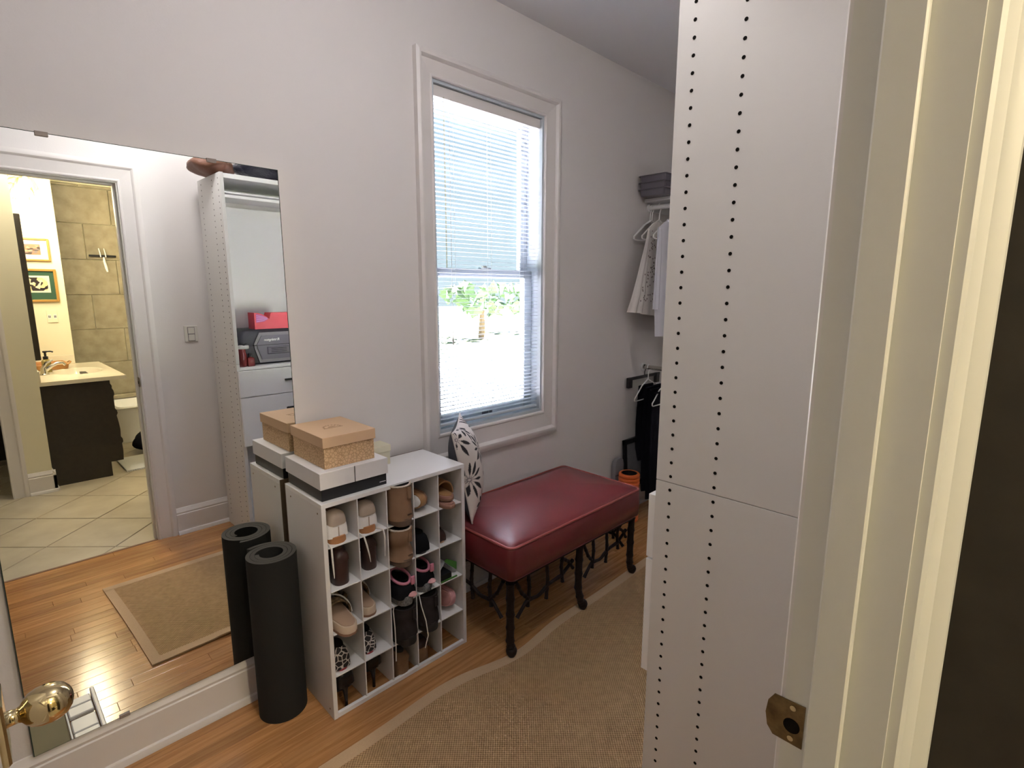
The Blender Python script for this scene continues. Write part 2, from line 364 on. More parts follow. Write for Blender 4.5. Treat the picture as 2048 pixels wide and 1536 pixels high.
# ---- floor with planks and stone tiles
fl = struct(B().box((-1.3, YV-0.01, -0.1), (XF+0.1, YW+0.1, -0.0125)).obj('floor', 'seam', smooth=False))
PW = 0.0572
plank_me = {}
def plank_mesh(L):
    k = round(L, 3)
    if k not in plank_me:
        g = B(); h, w = L/2, PW/2-0.0003
        R = lambda i, z: [(-h+i, -w+i, z), (h-i, -w+i, z), (h-i, w-i, z), (-h+i, w-i, z)]
        g.loft([R(0, -0.0125), R(0, -0.0009), R(0.0009, 0)])
        o = g.obj('plank', 'plank', smooth=False); plank_me[k] = o.data; bpy.data.objects.remove(o)
    return plank_me[k]
y = YV+PW/2; rowi = 0
rng = random.Random(3)
while y < YW+0.02:
    x = -0.62+rng.uniform(-0.4, 0)
    while x < XF:
        L = rng.choice([0.55, 0.75, 0.95, 1.15, 1.35])
        o = bpy.data.objects.new('plank', plank_mesh(L)); COL.objects.link(o); o.parent = fl
        o.location = (x+L/2, y, 0); x += L+0.0006
    y += PW; rowi += 1

bf = struct(B().box((-1.9, -3.4, -0.1), (2.1, YV-0.012, -0.009)).obj('floor_bathroom', 'grout', smooth=False))
def clip(poly, f):
    out = []
    for i, p in enumerate(poly):
        q = poly[(i+1) % len(poly)]; a, c = f(p), f(q)
        if a >= 0: out.append(p)
        if a*c < 0: t = a/(a-c); out.append((p[0]+(q[0]-p[0])*t, p[1]+(q[1]-p[1])*t))
    return out
T = 0.411; s2 = math.sqrt(0.5); G = 0.0035
for i in range(-7, 5):
    for j in range(-9, 3):
        u0, v0 = 0.385+T*j, -0.254+T*i          # u=(x+y)/sqrt2, v=(y-x)/sqrt2
        q = [(u0+G, v0+G), (u0+T-G, v0+G), (u0+T-G, v0+T-G), (u0+G, v0+T-G)]
        p = [((u-v)*s2, (u+v)*s2) for u, v in q]
        for f in (lambda p: p[0]+0.9, lambda p: 1.75-p[0], lambda p: p[1]+3.18, lambda p: YV-0.016-p[1]):
            if p: p = clip(p, f)
        if len(p) < 3: continue
        cx, cy = sum(a for a, _ in p)/len(p), sum(c for _, c in p)/len(p)
        ins = lambda d: [(a+(cx-a)*d, c+(cy-c)*d) for a, c in p]
        dz = rng.uniform(-0.0008, 0.0004)
        B().loft([[(a, c, -0.009) for a, c in p], [(a, c, -0.0018+dz) for a, c in p], [(a, c, dz) for a, c in ins(0.012)]]).obj('floor_tile', 'cooltile', bf, smooth=False)
struct(B().box((XJL, YV-0.016, -0.01), (XJ, YV+0.001, 0.002)).obj('trim_1', 'brownsole', smooth=False))     # threshold strip between tile and oak

# ---- tiled shower wall
tw = struct(B().box((-0.2, -3.4, -0.02), (2.1, -3.215, CEIL)).obj('wall_shower', 'bathwall', smooth=False))
z = 0.40
ri = 0
while z < 2.55:
    z1 = min(z+0.358, 2.575)
    x = 0.47-(0.245 if ri % 2 else 0)
    while x < 2.0:
        w = min(0.49, 2.09-x)
        B().box((x+0.002, -3.216, z+0.002), (x+w-0.002, -3.199-rng.uniform(0, 0.0015), z1-0.002), 0.003).obj('wall_tile', 'walltile', tw, smooth=False)
        x += 0.49
    z = z1; ri += 1
g = B(); g.prism([(0, 0), (0.02, 0), (0.024, 0.02), (0.014, 0.03), (0.03, 0.055), (0.03, 0.075), (0, 0.08)], lambda u, v, d: (d, -3.215+u, 2.578+v), 0.3, 2.09)
struct(g.obj('trim_2', 'bathwall'))
g = B(); g.box((0.8, -3.2, 0.36), (2.09, -3.13, 0.40), 0.004); struct(g.obj('trim_3', 'walltile', smooth=False))

# ---- profiles
def frame_piece(parent, name, m, rect, wid, prof, yf, sg, side, zfloor=None):
    x0, z0, x1, z1 = rect; wl, wb, wr, wt = wid
    def P(cx, cz, t, d):
        x = (x0-wl*t) if cx == 0 else (x1+wr*t); z_ = (z0-wb*t) if cz == 0 else (z1+wt*t)
        return (x, yf+sg*d, z_)
    ends = {'l': ((0, 0), (0, 1)), 'r': ((1, 0), (1, 1)), 't': ((0, 1), (1, 1)), 'b': ((0, 0), (1, 0))}[side]
    rings = []
    for cx, cz in ends:
        ring = [P(cx, cz, t, d) for t, d in prof]
        if zfloor is not None and cz == 0: ring = [(p[0], p[1], zfloor) for p in ring]
        rings.append(ring)
    return B().loft(rings).obj(name, m, parent, ang=25)
CAS = [(0, 0), (0, .010), (.04, .014), (.09, .014), (.13, .010), (.20, .0105), (.50, .015), (.66, .018), (.70, .026), (.76, .032), (.86, .033), (.93, .030), (1, .026), (1, 0)]
BASEP = [(0, 0), (.032, 0), (.032, .006), (.026, .020), (.020, .022), (.018, .024), (.018, .128), (.014, .132), (.016, .142), (.009, .156), (.004, .166), (0, .168)]
def baseboard(name, p0, p1, nrm):
    g = B(); ring = lambda p: [(p[0]+nrm[0]*u, p[1]+nrm[1]*u, v) for u, v in BASEP]
    return struct(g.loft([ring(p0), ring(p1)]).obj(name, 'trim', ang=25))
baseboard('baseboard_window', (-1.2, YW), (XF, YW), (0, -1))
baseboard('baseboard_door', (0.764, YV), (XF, YV), (0, 1))
baseboard('baseboard_far', (XF, YV), (XF, YW), (-1, 0))
baseboard('baseboard_hall', (0.178, -1.345), (0.338, -1.345), (0, 1))
baseboard('baseboard_stub', (0.32, -1.44), (0.32, -1.327), (1, 0))

# ---- window
w1 = base('window_1', (WX0, YW, WZ0))
for s_ in 'ltrb':
    frame_piece(w1, 'window_casing', 'trim', (WX0, WZ0, WX1, WZ1), (.089, .137, .110, .098), CAS, YW, -1, s_)
g = B()
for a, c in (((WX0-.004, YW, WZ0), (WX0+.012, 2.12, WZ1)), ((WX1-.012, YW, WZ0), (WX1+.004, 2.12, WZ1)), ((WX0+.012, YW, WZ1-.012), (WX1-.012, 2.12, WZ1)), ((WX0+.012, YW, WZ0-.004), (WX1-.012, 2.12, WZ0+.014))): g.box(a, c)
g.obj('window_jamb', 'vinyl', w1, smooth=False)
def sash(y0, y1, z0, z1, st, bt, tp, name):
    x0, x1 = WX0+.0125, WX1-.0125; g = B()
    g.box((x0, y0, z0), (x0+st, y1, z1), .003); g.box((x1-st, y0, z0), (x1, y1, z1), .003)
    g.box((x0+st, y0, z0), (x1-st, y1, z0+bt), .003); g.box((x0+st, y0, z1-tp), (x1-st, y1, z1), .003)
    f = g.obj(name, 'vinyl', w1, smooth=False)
    ym = (y0+y1)/2
    B().box((x0+st-.004, ym-.002, z0+bt-.004), (x1-st+.004, ym+.002, z1-tp+.004)).obj('glass_pane', 'glass', f, smooth=False)
    return f
lo = sash(2.030, 2.064, WZ0+.0145, 1.622, .058, .050, .040, 'lower_sash')
hi = sash(2.068, 2.100, 1.584, WZ1-.0125, .05, .040, .05, 'upper_sash')
g = B(); g.box((1.80, 2.024, 1.622), (1.87, 2.05, 1.630), .003); g.lathe([(.014, 0), (.014, .008), (.006, .012)], (1.835, 2.04, 1.630), seg=14); g.obj('sash_lock', 'steel', lo)
g = B(); g.box((1.80, 2.020, .878), (1.87, 2.031, .900), .003); g.obj('sash_lift', 'tray', lo)

# ---- door frame (closet door opening)
d1 = base('door_1', (XJ, YV, 0))
g = B(); g.box((XJ, YB, 0), (XJ+.02, YV+.001, ZD+.02)); g.box((XJL-.02, YB, 0), (XJL, YV+.001, ZD+.02)); g.box((XJL, YB, ZD), (XJ, YV+.001, ZD+.02))
g.obj('door_jamb', 'jamb', d1, smooth=False)
def stop(a, c): B().box(a, c, .002).obj('door_stop', 'jamb', d1, smooth=False)
stop((XJ-.0115, .112, 0), (XJ, .1475, ZD)); stop((XJL, .112, 0), (XJL+.0115, .1475, ZD)); stop((XJL+.0115, .112, ZD-.0115), (XJ-.0115, .1475, ZD))
R1 = (XJL-.006, 0, XJ+.006, ZD+.006)
for s_ in 'ltr':
    frame_piece(d1, 'door_casing', 'trim', R1, (.1015, 0, .1015, .1035), [(t, d*0.62) for t, d in CAS], YV, 1, s_, 0.0)
    frame_piece(d1, 'door_casing', 'jamb', R1, (.1015, 0, .1015, .1035), CAS, YB, -1, s_, 0.0)
# strike plate with its curved lip, on the right jamb
sp = B()
pl = [(.152, .958), (.186, .9585), (.1935, .968), (.1965, .985), (.1945, 1.003), (.188, 1.0145), (.152, 1.016)]
sp.prism(pl, lambda u, v, d: (XJ-d-max(0, u-.183)*0.0, u, v), -.0005, .0016)
spo = sp.obj('strike_plate', 'oldbrass', d1, smooth=False)
g = B(); g.lathe([(.0095, 0), (.0095, .0006)], (XJ-.0023, .1655, .983), 'x', 20); g.obj('latch_hole', 'darkhole', spo)
for zz in (.966, 1.008):
    g = B(); g.lathe([(.0036, 0), (.0036, .0005), (.002, .0012)], (XJ-.0028, .1655, zz), 'x', 12); g.obj('screw', 'brass', spo)
# hall doorway casing in the bathroom
d2 = base('door_2', (0.1, -1.345, 0))
for s_ in 'rt':
    frame_piece(d2, 'hall_casing', 'trim', (-0.80, 0, 0.083, 2.1), (.095, 0, .095, .095), [(t, d*0.6) for t, d in CAS], -1.345, 1, s_, 0.0)
g = B(); g.box((0.083, -1.46, 0), (0.178, -1.345, 2.1)); g.obj('hall_jamb', 'trim', d2, smooth=False)

# ---- open closet door (left edge of frame) with egg knob
dr = thing('door_leaf', 'white painted open door with an egg-shaped brass knob, beside the wall mirror', 'door', (-0.082, 0.2, 0))
g = B(); g.box((-.080, .200, .012), (-.045, .935, 2.085), .002)
g.obj('door_slab', 'trim', dr, smooth=False)
for z0_, z1_ in ((.25, .82), (1.06, 1.93)):
    for ya, yb in ((.31, .53), (.60, .82)):
        g = B(); o_ = [(-.0445, ya, z0_), (-.0445, yb, z0_), (-.0445, yb, z1_), (-.0445, ya, z1_)]
        i_ = [(-.039, ya+.012, z0_+.012), (-.039, yb-.012, z0_+.012), (-.039, yb-.012, z1_-.012), (-.039, ya+.012, z1_-.012)]
        k_ = [(-.0447, ya+.03, z0_+.03), (-.0447, yb-.03, z0_+.03), (-.0447, yb-.03, z1_-.03), (-.0447, ya+.03, z1_-.03)]
        g.loft([o_, i_, k_], cap=False); g.obj('panel_moulding', 'trim', dr, smooth=False)
g = B(); g.box((-.046, .850, .925), (-.036, .912, 1.012), .003); g.obj('knob_plate', 'brass', dr, smooth=False)
kn = B()
prof = [(.0, -.008), (.0150, -.008), (.0150, -.002), (.0105, .001), (.0095, .012), (.0110, .016), (.0165, .020), (.0215, .026), (.0250, .036), (.0262, .047), (.0250, .057), (.0205, .067), (.0130, .0735), (.0060, .0762), (.0005, .0768)]
prof = [(r_*.97, h_*.89) for r_, h_ in prof]; kn.lathe(prof, (-.0365, .880, .973), 'x', 36); kn.obj('knob', 'brass', dr, ang=60)
g = B(); g.box((-.075, .9345, .93), (-.052, .9362, .99)); g.obj('latch_plate', 'oldbrass', dr, smooth=False)

# ---- exterior seen through the blind
struct(B().box((-14, 2.2, -0.75), (18, 13, -0.6)).obj('ground_paving', 'pave', smooth=False))
struct(B().box((-40, 13, -0.9), (60, 60, -0.62)).obj('ground_lawn', 'lawn', smooth=False))
rg = random.Random(11)
def tree(x, y, h, r, label):
    t = thing('garden_tree', label, 'tree', (x, y, -.6))
    B().tube([(x, y, -.62), (x+.05, y, h*.3), (x, y, h*.62)], [.16, .12, .06], 8).obj('trunk', 'bark', t)
    g = B()
    for k in range(90):
        a, e, q = rg.uniform(0, 2*PI), rg.uniform(-.9, 1), rg.random()**.4*r
        c = Vector((x+q*math.cos(a), y+q*math.sin(a), h*.62+e*h*.3)); s = rg.uniform(.2, .45)*r*.7
        n = [c+Vector((rg.uniform(-1, 1), rg.uniform(-1, 1), rg.uniform(-1, 1))).normalized()*s for _ in range(4)]
        v = [g.b.verts.new(p) for p in n]
        for q3 in ((0, 1, 2), (0, 2, 3), (0, 3, 1), (1, 3, 2)): g.b.faces.new([v[i] for i in q3])
    stuff(g.obj('leaves', 'leaf', t, smooth=False))
tree(16, 18, 1.9, 1.6, 'small round green tree outside, nearest the left edge of the window')
tree(21, 19, 1.7, 1.5, 'low green tree outside in the middle of the window view')
tree(27, 20, 2.0, 1.7, 'bushy green tree outside toward the right side of the window')

# ================================================================== WALL MIRROR
mm = thing('wall_mirror', 'large frameless wall mirror held by clips above the white baseboard', 'mirror', (0.38, 1.953, 0.17))
MA = math.radians(0.4772)
ym = lambda x: 1.947+math.tan(MA)*(x-.4)
MX0, MX1, MZ0, MZ1 = -.0355, .7955, .1696, 1.9244
g = B(); g.loft([[(x, ym(x)+d, z) for x, z in ((MX0, MZ0), (MX1, MZ0), (MX1, MZ1), (MX0, MZ1))] for d in (0, .003)]); g.obj('mirror_glass', 'mirror', mm, smooth=False)
g = B(); g.loft([[(x, ym(x)+d, z) for x, z in ((MX0-.0025, MZ0-.0015), (MX1+.0025, MZ0-.0015), (MX1+.0025, MZ1+.002), (MX0-.0025, MZ1+.002))] for d in (.0008, .009)]); g.obj('mirror_backing', 'mirrorglass', mm, smooth=False)
for cx_, top in ((.178, 1), (.588, 1), (.182, 0), (.60, 0)):
    zz = MZ1 if top else MZ0; s_ = -1 if top else 1; yy = ym(cx_)
    g = B(); g.box((cx_-.014, yy-.004, zz+s_*.008), (cx_+.014, yy-.001, zz-s_*.004), .0012); g.box((cx_-.014, yy-.004, zz-s_*.004), (cx_+.014, YW-.001, zz-s_*.002))
    g.obj('mirror_clip', 'plastic', mm, smooth=False)

# ================================================================== WINDOW BLIND
bl = thing('window_blind', 'white slatted mini blind hanging open inside the window', 'blind', (1.83, 1.99, 2.38))
bx0, bx1, byc = WX0+.014, WX1-.016, 1.992
g = B(); g.box((bx0-.002, byc-.016, 2.338), (bx1+.002, byc+.016, 2.383), .002); g.obj('headrail', 'trim', bl, smooth=False)
sm = None; th = math.radians(-0.8)
zs_ = 2.322; ns = 0
while zs_ > .90:
    if sm is None:
        g = B(); sec = []
        for k in range(5):
            t = -1+2*k/4; u = t*.0125; c = .0016*(1-t*t)
            sec.append((u*math.cos(th)+c*math.sin(th), -u*math.sin(th)+c*math.cos(th)))
        low = [(u, v-.0004) for u, v in sec][::-1]
        ring = lambda x: [(x, u, v) for u, v in sec+low]
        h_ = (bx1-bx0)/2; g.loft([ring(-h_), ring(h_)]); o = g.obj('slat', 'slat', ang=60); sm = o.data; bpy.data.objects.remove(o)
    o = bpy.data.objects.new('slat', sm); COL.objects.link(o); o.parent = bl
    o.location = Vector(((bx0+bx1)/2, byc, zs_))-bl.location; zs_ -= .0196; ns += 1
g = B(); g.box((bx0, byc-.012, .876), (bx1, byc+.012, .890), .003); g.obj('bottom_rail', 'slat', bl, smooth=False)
for cx_ in (bx0+.115, (bx0+bx1)/2, bx1-.115):
    g = B()
    for dy in (-.0135, .0135): g.tube([(cx_, byc+dy, 2.34), (cx_, byc+dy, .885)], .0007, 5)
    g.obj('ladder_cord', 'cord', bl)
g = B(); g.tube([(bx0+.09, byc-.019, 2.345), (bx0+.088, byc-.020, 1.9), (bx0+.09, byc-.020, 1.30)], .0011, 6); g.lathe([(.002, 0), (.005, -.012), (.005, -.03), (.001, -.034)], (bx0+.09, byc-.020, 1.30), seg=10); g.obj('lift_cord', 'cord', bl)
g = B(); g.tube([(bx0+.06, byc-.02, 2.34), (bx0+.06, byc-.021, 1.62)], .003, 6); g.obj('tilt_wand', 'clear', bl)

# ================================================================== SHOE RACK
RX0, RX1, RY0, RY1, RH = .7321, 1.3484, 1.6327, 1.9295, .8131
rk = thing('shoe_rack', 'white shoe organiser of five by five cubbies below the window wall', 'shoe rack', (RX0, RY0, 0))
TH = .0155; DV = .0042
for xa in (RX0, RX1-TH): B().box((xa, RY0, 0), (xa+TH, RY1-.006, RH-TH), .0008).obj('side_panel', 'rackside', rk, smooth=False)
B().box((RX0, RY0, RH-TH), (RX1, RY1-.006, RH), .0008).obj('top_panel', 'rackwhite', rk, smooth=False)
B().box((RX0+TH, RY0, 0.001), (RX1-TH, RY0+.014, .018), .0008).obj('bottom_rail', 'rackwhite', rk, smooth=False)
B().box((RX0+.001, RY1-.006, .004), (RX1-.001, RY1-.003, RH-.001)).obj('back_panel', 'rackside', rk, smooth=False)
B().box((RX0, RY1-.003, .004), (RX1, RY1, RH)).obj('back_board', 'hardboard', rk, smooth=False)
CW = (RX1-RX0-2*TH)/5
for k in range(1, 5):
    xc = RX0+TH+CW*k
    B().box((xc-DV/2, RY0+.003, 0.001), (xc+DV/2, RY1-.0065, RH-TH), .0006).obj('divider', 'rackwhite', rk, smooth=False)
SZ = [RH*k/5 for k in range(5)]
for k in range(1, 5):
    for c in range(5):
        xa = RX0+TH+CW*c+DV/2; B().box((xa, RY0+.002, SZ[k]-DV/2), (xa+CW-DV, RY1-.0065, SZ[k]+DV/2), .0006).obj('shelf', 'rackwhite', rk, smooth=False)
for zz, yy in ((.775, RY0+.03), (.775, RY1-.05), (.03, RY0+.03)):
    g = B(); g.lathe([(.0035, 0), (.0035, -.0008)], (RX0, yy, zz), 'x', 10); g.obj('screw', 'oldbrass', rk)
def cell(c, r):
    """c 1..5 left to right, r 1..5 top to bottom -> centre x, shelf z"""
    return RX0+TH+CW*(c-.5), (SZ[5-r]+DV/2 if r < 5 else 0.0005)

# ---- shoe builders (local: x width, y from heel 0 to toe, z up)
def body(g, st, n=9, X=None):
    """stations (y, half width, z0, z1, cx)"""
    rings = []
    for s in st:
        y_, w, z0, z1 = s[:4]; cx = s[4] if len(s) > 4 else 0; ring = []
        for k in range(n+1):
            a = PI*k/n; ring.append(X @ Vector((cx+w*math.copysign(abs(math.cos(a))**.75, math.cos(a)), y_, z0+(z1-z0)*math.sin(a)**.7)))
        rings.append(ring)
    return g.loft(rings)
def foot_outline(L, w, n=14, inset=0.0):
    hw = lambda s: w/2*(.74+.26*math.sin(min(1, max(0, (s-.15)/.55))*PI/2))*(1 if s < .72 else math.sqrt(max(0.0, 1-((s-.72)/.285)**2)))*(1 if s > .14 else math.sqrt(max(0, 1-((.14-s)/.145)**2)))
    ss = [0]+[.5-.5*math.cos(PI*k/n) for k in range(1, n)]+[1]
    L2 = [(max(hw(s)-inset, .002), inset+s*(L-2*inset)) for s in ss]
    return [(a, c) for a, c in L2]+[(-a, c) for a, c in L2[::-1]]
def slab(L, w, z0, z1, m, name, parent, X, inset=0.0, zf=None, rnd=.0):
    pl = foot_outline(L, w, inset=inset); zf = zf or (lambda y_: 0)
    g = B(); r1 = [X @ Vector((a, c, z0+zf(c))) for a, c in pl]; r2 = [X @ Vector((a, c, z1-rnd+zf(c))) for a, c in pl]
    rr = [r1, r2]
    if rnd: rr.append([X @ Vector((a*.95, L/2+(c-L/2)*.985, z1+zf(c))) for a, c in pl])
    return g.loft(rr).obj(name, m, parent, ang=50)
def at(x, y_, z, rz=0.0, rx=0.0, ry=0.0):
    return Matrix.Translation((x, y_, z)) @ Matrix.Rotation(rz, 4, 'Z') @ Matrix.Rotation(ry, 4, 'Y') @ Matrix.Rotation(rx, 4, 'X')
def shoe_thing(name, label, x, y_, z, group=None): return thing(name, label, 'shoe', (x, y_, z), group)

def sneaker(c, label, dx, laces):
    cx, z = cell(c, 1); cx += dx; y0 = 1.650; t = shoe_thing('sneaker', label, cx, y0, z); X = at(cx, y0, z)
    slab(.282, .098, 0, .024, 'gum', 'sole', t, X @ Matrix.Translation((0, -.007, 0)))
    g = B(); body(g, [(.002, .026, .02, .064), (.006, .036, .02, .078), (.02, .041, .02, .098), (.07, .041, .02, .104), (.11, .041, .02, .097), (.17, .044, .02, .075), (.22, .042, .02, .052), (.255, .030, .02, .042), (.266, .012, .02, .030)], X=X); g.obj('upper', 'sneakwhite', t, ang=60)
    g = B(); body(g, [(-.0005, .020, .064, .088), (.0035, .0300, .067, .102), (.018, .0345, .070, .112), (.045, .036, .070, .110)], X=X); g.obj('heel_tab', 'sneaktan', t, ang=60)
    g = B(); g.loft([ellipse(0, .072, .1055, .022, .034, 16), ellipse(0, .072, .1085, .018, .028, 16)]); g.b.transform(X); g.obj('lining', 'brownlining', t)
    g = B(); g.box((-.0012, -.0012, .024), (.0012, .004, .058)); g.b.transform(X); g.obj('heel_seam', 'sneaktan', t, smooth=False)
    g = B()
    for k in range(4):
        yy = .115+.018*k; zz = .108-.011*k; g.tube([(-.022, yy, zz-.01), (0, yy+.008, zz), (.022, yy, zz-.01)], .003, 6)
    g.tube([(0, .085, .112), (-.016, .068, .134), (-.004, .060, .116), (.014, .070, .138), (0, .085, .113)], .0034, 6); g.tube([(-.012, .075, .112), (.004, .066, .128), (.016, .078, .112)], .0034, 6)
    g.b.transform(X); g.obj('laces', 'lace', t)
    for pts in laces:
        g = B(); g.tube(pts, [.0034]*(len(pts)-2)+[.0026, .0013], 6); g.obj('loose_lace', 'lace', t)
x1_, z1_ = cell(1, 1); x2_, z2_ = cell(2, 1)
sneaker(1, 'white knit sneaker with gum sole, in the top left cubby', -.008, [[(x1_-.044, 1.70, z1_+.003), (x1_-.047, 1.645, z1_+.004), (x1_-.048, 1.629, z1_-.001), (x1_-.047, 1.628, z1_-.05), (x1_-.045, 1.628, z1_-.095), (x1_-.0445, 1.628, z1_-.112)]])
sneaker(2, 'white knit sneaker with two long loose laces, second cubby of the top row', -.008, [[(x2_-.046, 1.68, z2_+.003), (x2_-.046, 1.645, z2_+.005), (x2_-.042, 1.629, z2_+.0), (x2_-.034, 1.627, z2_-.035), (x2_-.026, 1.627, z2_-.075), (x2_-.022, 1.627, z2_-.103)],
    [(x2_+.012, 1.72, z2_+.003), (x2_+.026, 1.66, z2_+.004), (x2_+.036, 1.630, z2_+.002), (x2_+.039, 1.627, z2_-.03), (x2_+.038, 1.627, z2_-.075), (x2_+.037, 1.627, z2_-.102)]])

def block_heel(c, r, label, dx, y0, hw, hh, m_h, m_u, m_i, dome):
    cx, z = cell(c, r); cx += dx; t = shoe_thing('block_heel_shoe', label, cx, y0, z); X = at(cx, y0, z)
    rings = [ellipse(0, hw*1.0, zz, hw*f, hw*f*1.02, 20, 2.4) for zz, f in ((0, .95), (.004, 1.0), (hh*.5, 1.0), (hh*.93, 1.03), (hh, 1.0))]
    g = B(); g.loft(rings); g.b.transform(X); g.obj('heel', m_h, t, ang=55)
    g = B(); body(g, [(.001, hw*.7, hh, hh+dome*.35), (.008, hw*.95, hh, hh+dome*.7), (.03, hw, hh*.97, hh+dome), (.07, hw*.95, hh*.8, hh+dome*.92), (.12, .036, hh*.35, hh*.35+.06), (.17, .042, .006, .055), (.215, .036, .002, .036), (.24, .012, .002, .02)], X=X); g.obj('upper', m_u, t, ang=60)
    g = B(); g.loft([ellipse(0, .045, hh+dome*.985, hw*.62, .030, 16), ellipse(0, .045, hh+dome*.99+.002, hw*.5, .026, 16)]); g.b.transform(X); g.obj('insole', m_i, t)
    g = B(); g.tube([X @ Vector((-.036+.0, .13, .02)), X @ Vector((0, .15, .012)), X @ Vector((.036, .13, .02))], .003, 6); g.obj('strap', m_u, t)
block_heel(1, 2, 'dark brown block-heel shoe in the left column, second cubby down', .000, 1.648, .0285, .088, 'brownheel', 'brownheel', 'brownlining', .045)
block_heel(2, 2, 'dark brown block-heel shoe below the sneaker with dangling laces', .010, 1.672, .0265, .086, 'brownheel', 'brownheel', 'brownlining', .045)

def boot(c, r, label, dx, y0, H, rx, m_u, m_s, slouch=0, logo=None, fleece=True, sole=.022, name='suede_boot'):
    cx, z = cell(c, r); cx += dx; t = shoe_thing(name, label, cx, y0, z+.0005); X = at(cx, y0, z+.0005)
    g = B(); pl = foot_outline(.245, rx*2+.004); zz = sole
    g.loft([[(a*.97, c_, 0) for a, c_ in pl], [(a, c_, .003) for a, c_ in pl], [(a, c_, zz-.003) for a, c_ in pl], [(a*.97, c_, zz) for a, c_ in pl]]); g.b.transform(X); g.obj('sole', m_s, t, ang=50)
    g = B(); rr = []
    for k in range(13):
        f = k/12; zz = sole+(H-sole)*f
        pin = 1.03-.09*f-.05*math.sin(f*PI)-(.10*slouch*math.exp(-((f-.45)/.12)**2))
        rr.append(ellipse(.004*slouch*math.sin(f*7), .056+.006*math.sin(f*5)*slouch, zz, rx*pin*(1.0 if k < 12 else .97), .054*pin, 22, 2.3))
    g.loft(rr, cap=True); body(g, [(.05, rx*.93, sole, .08), (.11, rx*.95, sole, .078), (.16, rx*.98, sole, .066), (.21, rx*.85, sole, .05), (.238, rx*.45, sole, .034)], X=Matrix())
    g.b.transform(X); g.obj('upper', m_u, t, ang=60)
    if fleece:
        g = B(); top = [Vector((rx*.93*math.cos(a), .056+.05*math.sin(a), H+.001)) for a in [2*PI*k/20 for k in range(21)]]; g.tube(top, .004, 6, cap=False); g.b.transform(X); g.obj('fleece_trim', 'fleece', t)
    g = B(); g.loft([ellipse(0, .056, H+.0006, rx*.86, .046, 18), ellipse(0, .056, H+.0012, rx*.84, .044, 18)]); g.b.transform(X); g.obj('lining', 'darkhole', t)  # near-black disc paints the shaded inside of the boot
    g = B(); g.box((.006, -.0015, H-.048), (.022, .004, H-.004), .001); g.b.transform(X); g.obj('pull_tab', m_u, t, smooth=False)
    g = B(); g.tube([(-rx*.8*math.cos(a)*1.0, .056-.0555*math.sin(a), sole+.004) for a in [PI*k/12 for k in range(13)]], .0016, 5); g.b.transform(X); g.obj('welt_stitch', m_s, t)
    if logo:
        text(logo, .009, 'brownheel', t, X @ Vector((.012, -.0006, sole+.020)), (PI/2, 0, 0), 'lettering', .001)
boot(3, 1, 'chestnut suede boot in the top row, filling the middle cubby', 0, 1.595, .152, .0475, 'uggtan', 'uggsole', 0, 'UGG')
boot(3, 2, 'slouching chestnut suede boot in the second row, middle cubby', -.002, 1.597, .143, .0455, 'uggtan', 'uggsole', 1.0, 'UGG')
boot(3, 4, 'dark grey suede boot directly under the pink-collared sneaker of the middle column', 0, 1.590, .150, .049, 'greysuede', 'greysole', .3, None, False, .03)
boot(4, 4, 'dark grey suede boot beside the pink slide in the fourth row', -.004, 1.600, .150, .048, 'greysuede', 'greysole', .3, None, False, .03)

def runner(c, label, dx, y0, laces, tongue):
    cx, z = cell(c, 3); cx += dx; t = shoe_thing('running_shoe', label, cx, y0, z+.0005); X = at(cx, y0, z+.0005)
    g = B(); pl = foot_outline(.265, .096); n = len(pl)
    g.loft([[(a*.92, c_, 0) for a, c_ in pl], [(a, c_, .010) for a, c_ in pl], [(a*1.02, c_-.004*(c_ < .05), .030+.004*math.sin(i*2.3)) for i, (a, c_) in enumerate(pl)], [(a*.9, c_, .037) for a, c_ in pl]]); g.b.transform(X); g.obj('sole', 'glitter', t, ang=50)
    g = B(); body(g, [(.002, .030, .03, .070), (.008, .038, .03, .082), (.03, .043, .03, .092), (.08, .043, .03, .094), (.12, .043, .03, .086), (.18, .046, .03, .072), (.225, .042, .03, .054), (.25, .03, .03, .046), (.262, .012, .03, .038)], X=X); g.obj('upper', 'blackknit', t, ang=60)
    g = B(); pts = [(.033*math.cos(a), .058+.048*math.sin(a), .098+.012*math.sin(a)) for a in [2*PI*k/22 for k in range(23)]]; g.tube(pts, .0058, 8, cap=False); g.b.transform(X); g.obj('collar', 'pinkrubber', t)
    g = B(); g.loft([ellipse(0, .058, .095, .028, .042, 16), ellipse(0, .058, .098, .026, .04, 16)]); g.b.transform(X); g.obj('lining', 'darkhole', t)  # dark cap gives the shade inside the collar
    g = B(); g.box((.012, -.004, .078), (.030, .006, .112), .004, 2); g.b.transform(X); g.obj('heel_pull', 'pinkrubber', t)
    g = B(); g.lathe([(.017, 0), (.019, .004), (.012, .012), (.002, .015)], (.018, .004, .034), seg=14); g.b.transform(X); g.obj('heel_gel', 'pink', t)
    for pts in laces:
        g = B(); g.tube(pts, .0022, 6); g.obj('loose_lace', 'lace', t)
x3_, z3_ = cell(3, 3); x4_, z4_ = cell(4, 3)
runner(3, 'black running shoe with pink collar and glitter sole, middle column', 0, 1.602, [[(x3_-.050, 1.66, z3_+.004), (x3_-.055, 1.622, z3_+.006), (x3_-.056, 1.626, z3_-.01), (x3_-.052, 1.625, z3_-.08), (x3_-.050, 1.626, z3_-.16), (x3_-.051, 1.627, z3_-.225)]], 0)
